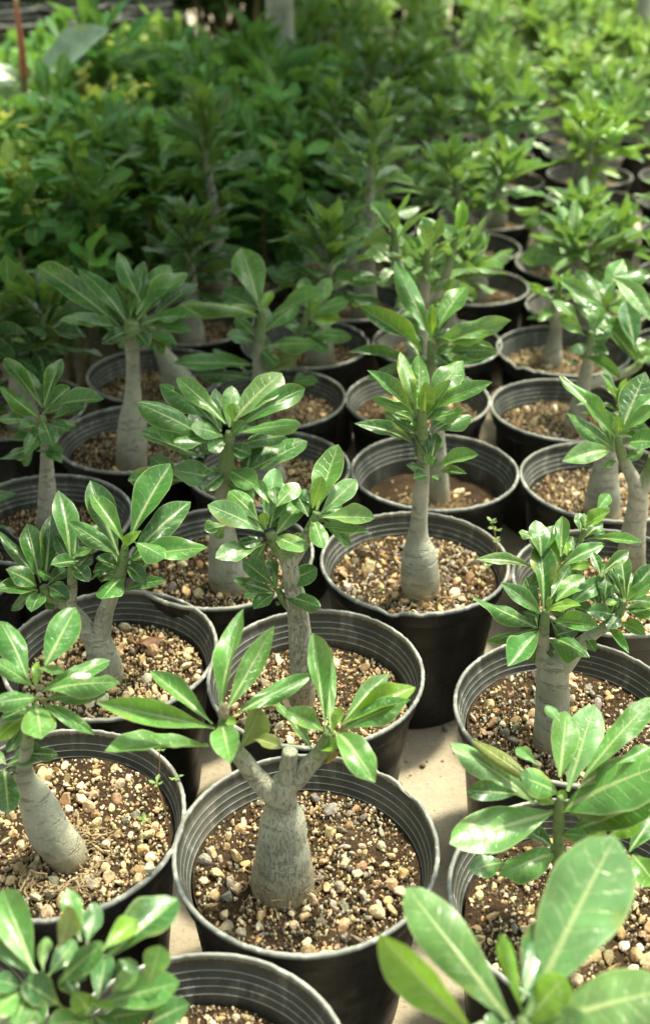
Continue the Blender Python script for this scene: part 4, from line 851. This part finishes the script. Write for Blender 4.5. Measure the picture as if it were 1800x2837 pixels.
for j in range(4):
    for i in range(19):
        x = -7.6 + i * .85 + (j % 2) * .5 + rf.uniform(-.2, .2); y = 25.6 + j * 1.5
        if j == 0 and x > -.3: continue
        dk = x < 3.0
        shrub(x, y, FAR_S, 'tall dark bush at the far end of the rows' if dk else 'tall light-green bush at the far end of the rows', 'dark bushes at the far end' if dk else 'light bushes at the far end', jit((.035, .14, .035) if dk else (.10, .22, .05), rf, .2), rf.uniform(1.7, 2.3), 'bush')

# grey-green broad-leaved plant with a red shoot, top left
yq = 2.05
q0 = on_y(60, 400, yq); rub = thing('rubber_plant', (q0.x, yq, 0), 'plant with broad blue-grey leaves and an upright red shoot', 'plant')
add_tube('stem', rub, [Vector((q0.x, yq, 0)), Vector((q0.x, yq, q0.z * .6)), on_y(68, 215, yq)], [.012, .010, .006], M['stem'])
add_tube('red_shoot', rub, [on_y(68, 215, yq), on_y(58, 110, yq), on_y(40, -20, yq)], [.007, .006, .003], M['redstem'])
for (bx, by, tx, ty, w_, c) in ((75, 240, 305, 80, 110, (.26, .40, .34)), (65, 235, -80, 195, 90, (.22, .31, .25)), (70, 240, -20, 330, 90, (.18, .28, .2)), (80, 250, 190, 330, 80, (.12, .22, .12)), (45, 10, 60, -160, 120, (.3, .36, .3))):
    b_ = on_y(bx, by, yq); t3 = on_y(tx, ty, yq - .02)
    link('leaf', rf.choice(LEAF[:12]), None, rub, T(-rub.location) @ leaf_basis(b_, t3, Vector((.1, -.55, .8)), pxlen(w_, b_) * 1.1), c)
for (u, v, c) in ((235, 255, (.22, .09, .04)), (268, 268, (.34, .16, .10)), (300, 280, (.5, .34, .25)), (290, 250, (.55, .45, .36)), (215, 225, (.34, .33, .05)), (225, 190, (.4, .42, .06))):
    b_ = on_y(u, v + 30, 2.1); t3 = on_y(u + rf.uniform(-25, 35), v - 15, 2.06)
    if u == 235:
        brown = thing('withered_plant', (b_.x, 2.1, 0), 'withered plant with pinkish brown and yellow leaves among the shrubs', 'plant'); add_tube('stem', brown, [Vector((b_.x, 2.1, 0)), Vector((b_.x, 2.1, b_.z * .5)), b_], [.008, .006, .003], M['stem'])
    link('leaf', rf.choice(CURL), None, brown, T(-brown.location) @ leaf_basis(b_, t3, Vector((.2, -.6, .7)), .03), c)

# dark nursery pots top left, clay brick at the right edge, post
for (x, y) in ((-5.2, 20.5), (-4.1, 20.9), (-3.0, 21.3), (-5.9, 22.4), (-4.7, 22.8), (-3.5, 23.2), (-6.6, 20.2)):
    root = thing('nursery_pot', (x * D, y * D, 0), 'big empty black pot in the dark corner behind the shrubs', 'plant pot', 'big black pots in the dark corner')
    p = link('pot', POT[0], None, root, Matrix.Diagonal((1.25, 1.25, 1.9, 1))); link('inner_wall', POT_IN[0], None, p); link('rim', RIM[0], None, p)
    link('soil', SOIL[1], None, root, T((0, 0, 1.35 * D)) @ Matrix.Diagonal((.54, .54, 1, 1)))
bb = bmesh.new(); bmesh.ops.create_cube(bb, size=1); bmesh.ops.scale(bb, vec=(.11, .2, .06), verts=bb.verts); bmesh.ops.bevel(bb, geom=bb.edges[:], offset=.006, segments=2, affect='EDGES')
bk = bpy.data.meshes.new('brick'); bb.to_mesh(bk); bb.free()
tag(link('clay_brick', bk, M['brick'], None, T((3.35 * D, 8.75 * D, .03))), 'reddish clay brick on the ground beside the right-hand row', 'brick')
pp = on_y(1752, 260, 3.3)
tag(link('post', pyd('post', *tube([Vector((0, 0, 0)), Vector((0, 0, .6)), Vector((0, 0, 1.4)), Vector((0, 0, 2.2))], [.022] * 4, 20, 2, cap=True)), M['post'], None, T((pp.x, 3.3, 0))), 'slim pale metal post standing among the far rows', 'post')

# tree: pale trunk seen at the top, crown above is unseen, added to throw shade on the left
tx = on_y(777, 40, 2.55).x
tree = thing('tree', (tx, 2.55, 0), 'tree with slender pale grey trunk rising behind the dark rows', 'tree')
tv = [Vector((tx, 2.55, 0)), Vector((tx, 2.55, .5)), Vector((tx + .02, 2.55, 1.1)), Vector((tx + .05, 2.45, 1.45)), Vector((tx + .10, 2.4, 1.7))]
add_tube('trunk', tree, tv, [.034, .027, .026, .024, .02], M['tree'], amp=.06, freq=20, sides=18)
SH = [(-1.45, 6.4, 1.55), (-2.2, 5.4, 1.2), (-1.25, 8.3, 1.45), (-2.0, 7.2, .8), (-.9, 10.2, 1.7), (-.4, 12.6, 1.9), (-.7, 15.2, 2.1), (.1, 17.8, 2.1), (-.2, 20.5, 2.2), (-3.4, 24.5, 1.8), (-5.4, 24.5, 1.8), (-1.0, 9.0, 1.0)]  # added leaf clumps, aimed so their shadows fall on these spots
rt = random.Random(4)
SKY_BLOCK = [(-.30, .88, .92, .22), (-.20, 1.22, .96, .22), (-.36, 1.05, .96, .18)]   # unseen low boughs, added to block sky light over the left pots
cv, cf, cu, cc = [], [], [], []; gv, gf, gu = leaf_grid(1.4, .8, .05, .2, -.05, .04, .2, 3, 2, 3); gv = [Vector(q) for q in gv]; k0 = 0
for cl in SH + SKY_BLOCK:
    if len(cl) == 4: c0 = Vector(cl[:3]); sr = cl[3] / D
    else:
        sx, sy, sr = cl; hgt = rt.uniform(.88, 1.2); c0 = Vector((sx * D, sy * D, .18)) + SUN_DIR * ((hgt - .18) / SUN_DIR.z)
    e = tv[3].lerp(tv[4], .5); add_tube('limb', tree, [e, e.lerp(c0, .5) + Vector((0, 0, .08)), c0], [.016, .011, .005], M['tree'], sides=8)
    for i in range(int((330 if c0.y < 1.75 else 240) * sr * sr)):
        a, zz, q = rt.uniform(0, 6.283), rt.uniform(-.16, .16), math.sqrt(rt.random()) * sr * D
        p = c0 + Vector((math.cos(a) * q, math.sin(a) * q, zz)); az = rt.uniform(0, 6.283); el = R(rt.uniform(-45, 35))
        d = Vector((math.cos(az) * math.cos(el), math.sin(az) * math.cos(el), math.sin(el))); L = rt.uniform(.05, .09)
        nn = Vector((0, 0, 1)) - d * d.z; nn = Matrix.Rotation(R(rt.uniform(-40, 40)), 3, d) @ nn.normalized()
        m4 = T(-tree.location) @ leaf_basis(p, p + d * L, nn, L * .42); cv += [m4 @ v for v in gv]; cu += gu; cf += [tuple(x + k0 for x in f) for f in gf]; k0 += len(gv)
        cc += [(1 + rt.uniform(-.3, .3),) * 3] * len(gv)
shade_crown = link('shade_crown', pyd('shade_crown', cv, cf, cu, True, np.array(cc)), M['leaf_far'], tree, None, TINT['g']); shade_crown['kind'] = 'stuff'

# ================================================================== small things
def seedling(u, v, h, soil, seed):
    r = random.Random(seed); p = soil_hit(u, v, soil); root = thing('weed_seedling', p, 'tiny weed seedling with thin stem and small pale leaves sprouting from gravel', 'seedling', 'weed seedlings in the pots')
    top = p + Vector((r.uniform(-.2, .2) * h, r.uniform(-.15, .15) * h, h))
    add_tube('stem', root, [p - Vector((0, 0, .004)), p.lerp(top, .5) + Vector((r.uniform(-.08, .08) * h, 0, 0)), top], [.0005, .00045, .0003], M['weedstem'], sides=5, sub=3, amp=0)
    a0 = r.uniform(0, 3.14)
    for q in range(4):
        a = a0 + q * 1.57 + r.uniform(-.2, .2); d = Vector((math.cos(a), math.sin(a), .35 + .3 * (q % 2))).normalized(); L = r.uniform(.004, .0075)
        link('leaf', LEAF[q], None, root, T(-root.location) @ leaf_basis(top, top + d * L, Vector((0, 0, 1)), L * .45), (.17, .30, .08))
for i, (u, v, h) in enumerate(((1350, 1600, .035), (1375, 1580, .045), (1330, 1640, .022), (1390, 1625, .030), (1190, 1640, .02), (1360, 1555, .03))): seedling(u, v, h, .725, i)
for i, (u, v, h) in enumerate(((428, 2195, .035), (470, 2310, .040), (385, 2385, .038), (480, 2230, .02))): seedling(u, v, h, .735, 20 + i)
pr = on_z(415, 2412, .858 * D)
tag(link('white_pebble', rg.choice(PEB), None, None, T(pr + Vector((0, 0, .002))) @ Matrix.Scale(.0042, 4), (.72, .64, .5)), 'cream pebble balanced on the rim of the bottle-trunk pot', 'pebble')
wc = on_y(700 / 3.056, 1600 + 800 / 3.056, yb - .004)
tag(link('white_crumb', PEB[3], M['pebble'], None, T(wc + Vector((0, 0, -.003))) @ Matrix.Diagonal((.0055, .003, .0028, 1)), (.72, .68, .5)), 'pale crumb of grit lying on a leaf', 'grit crumb')
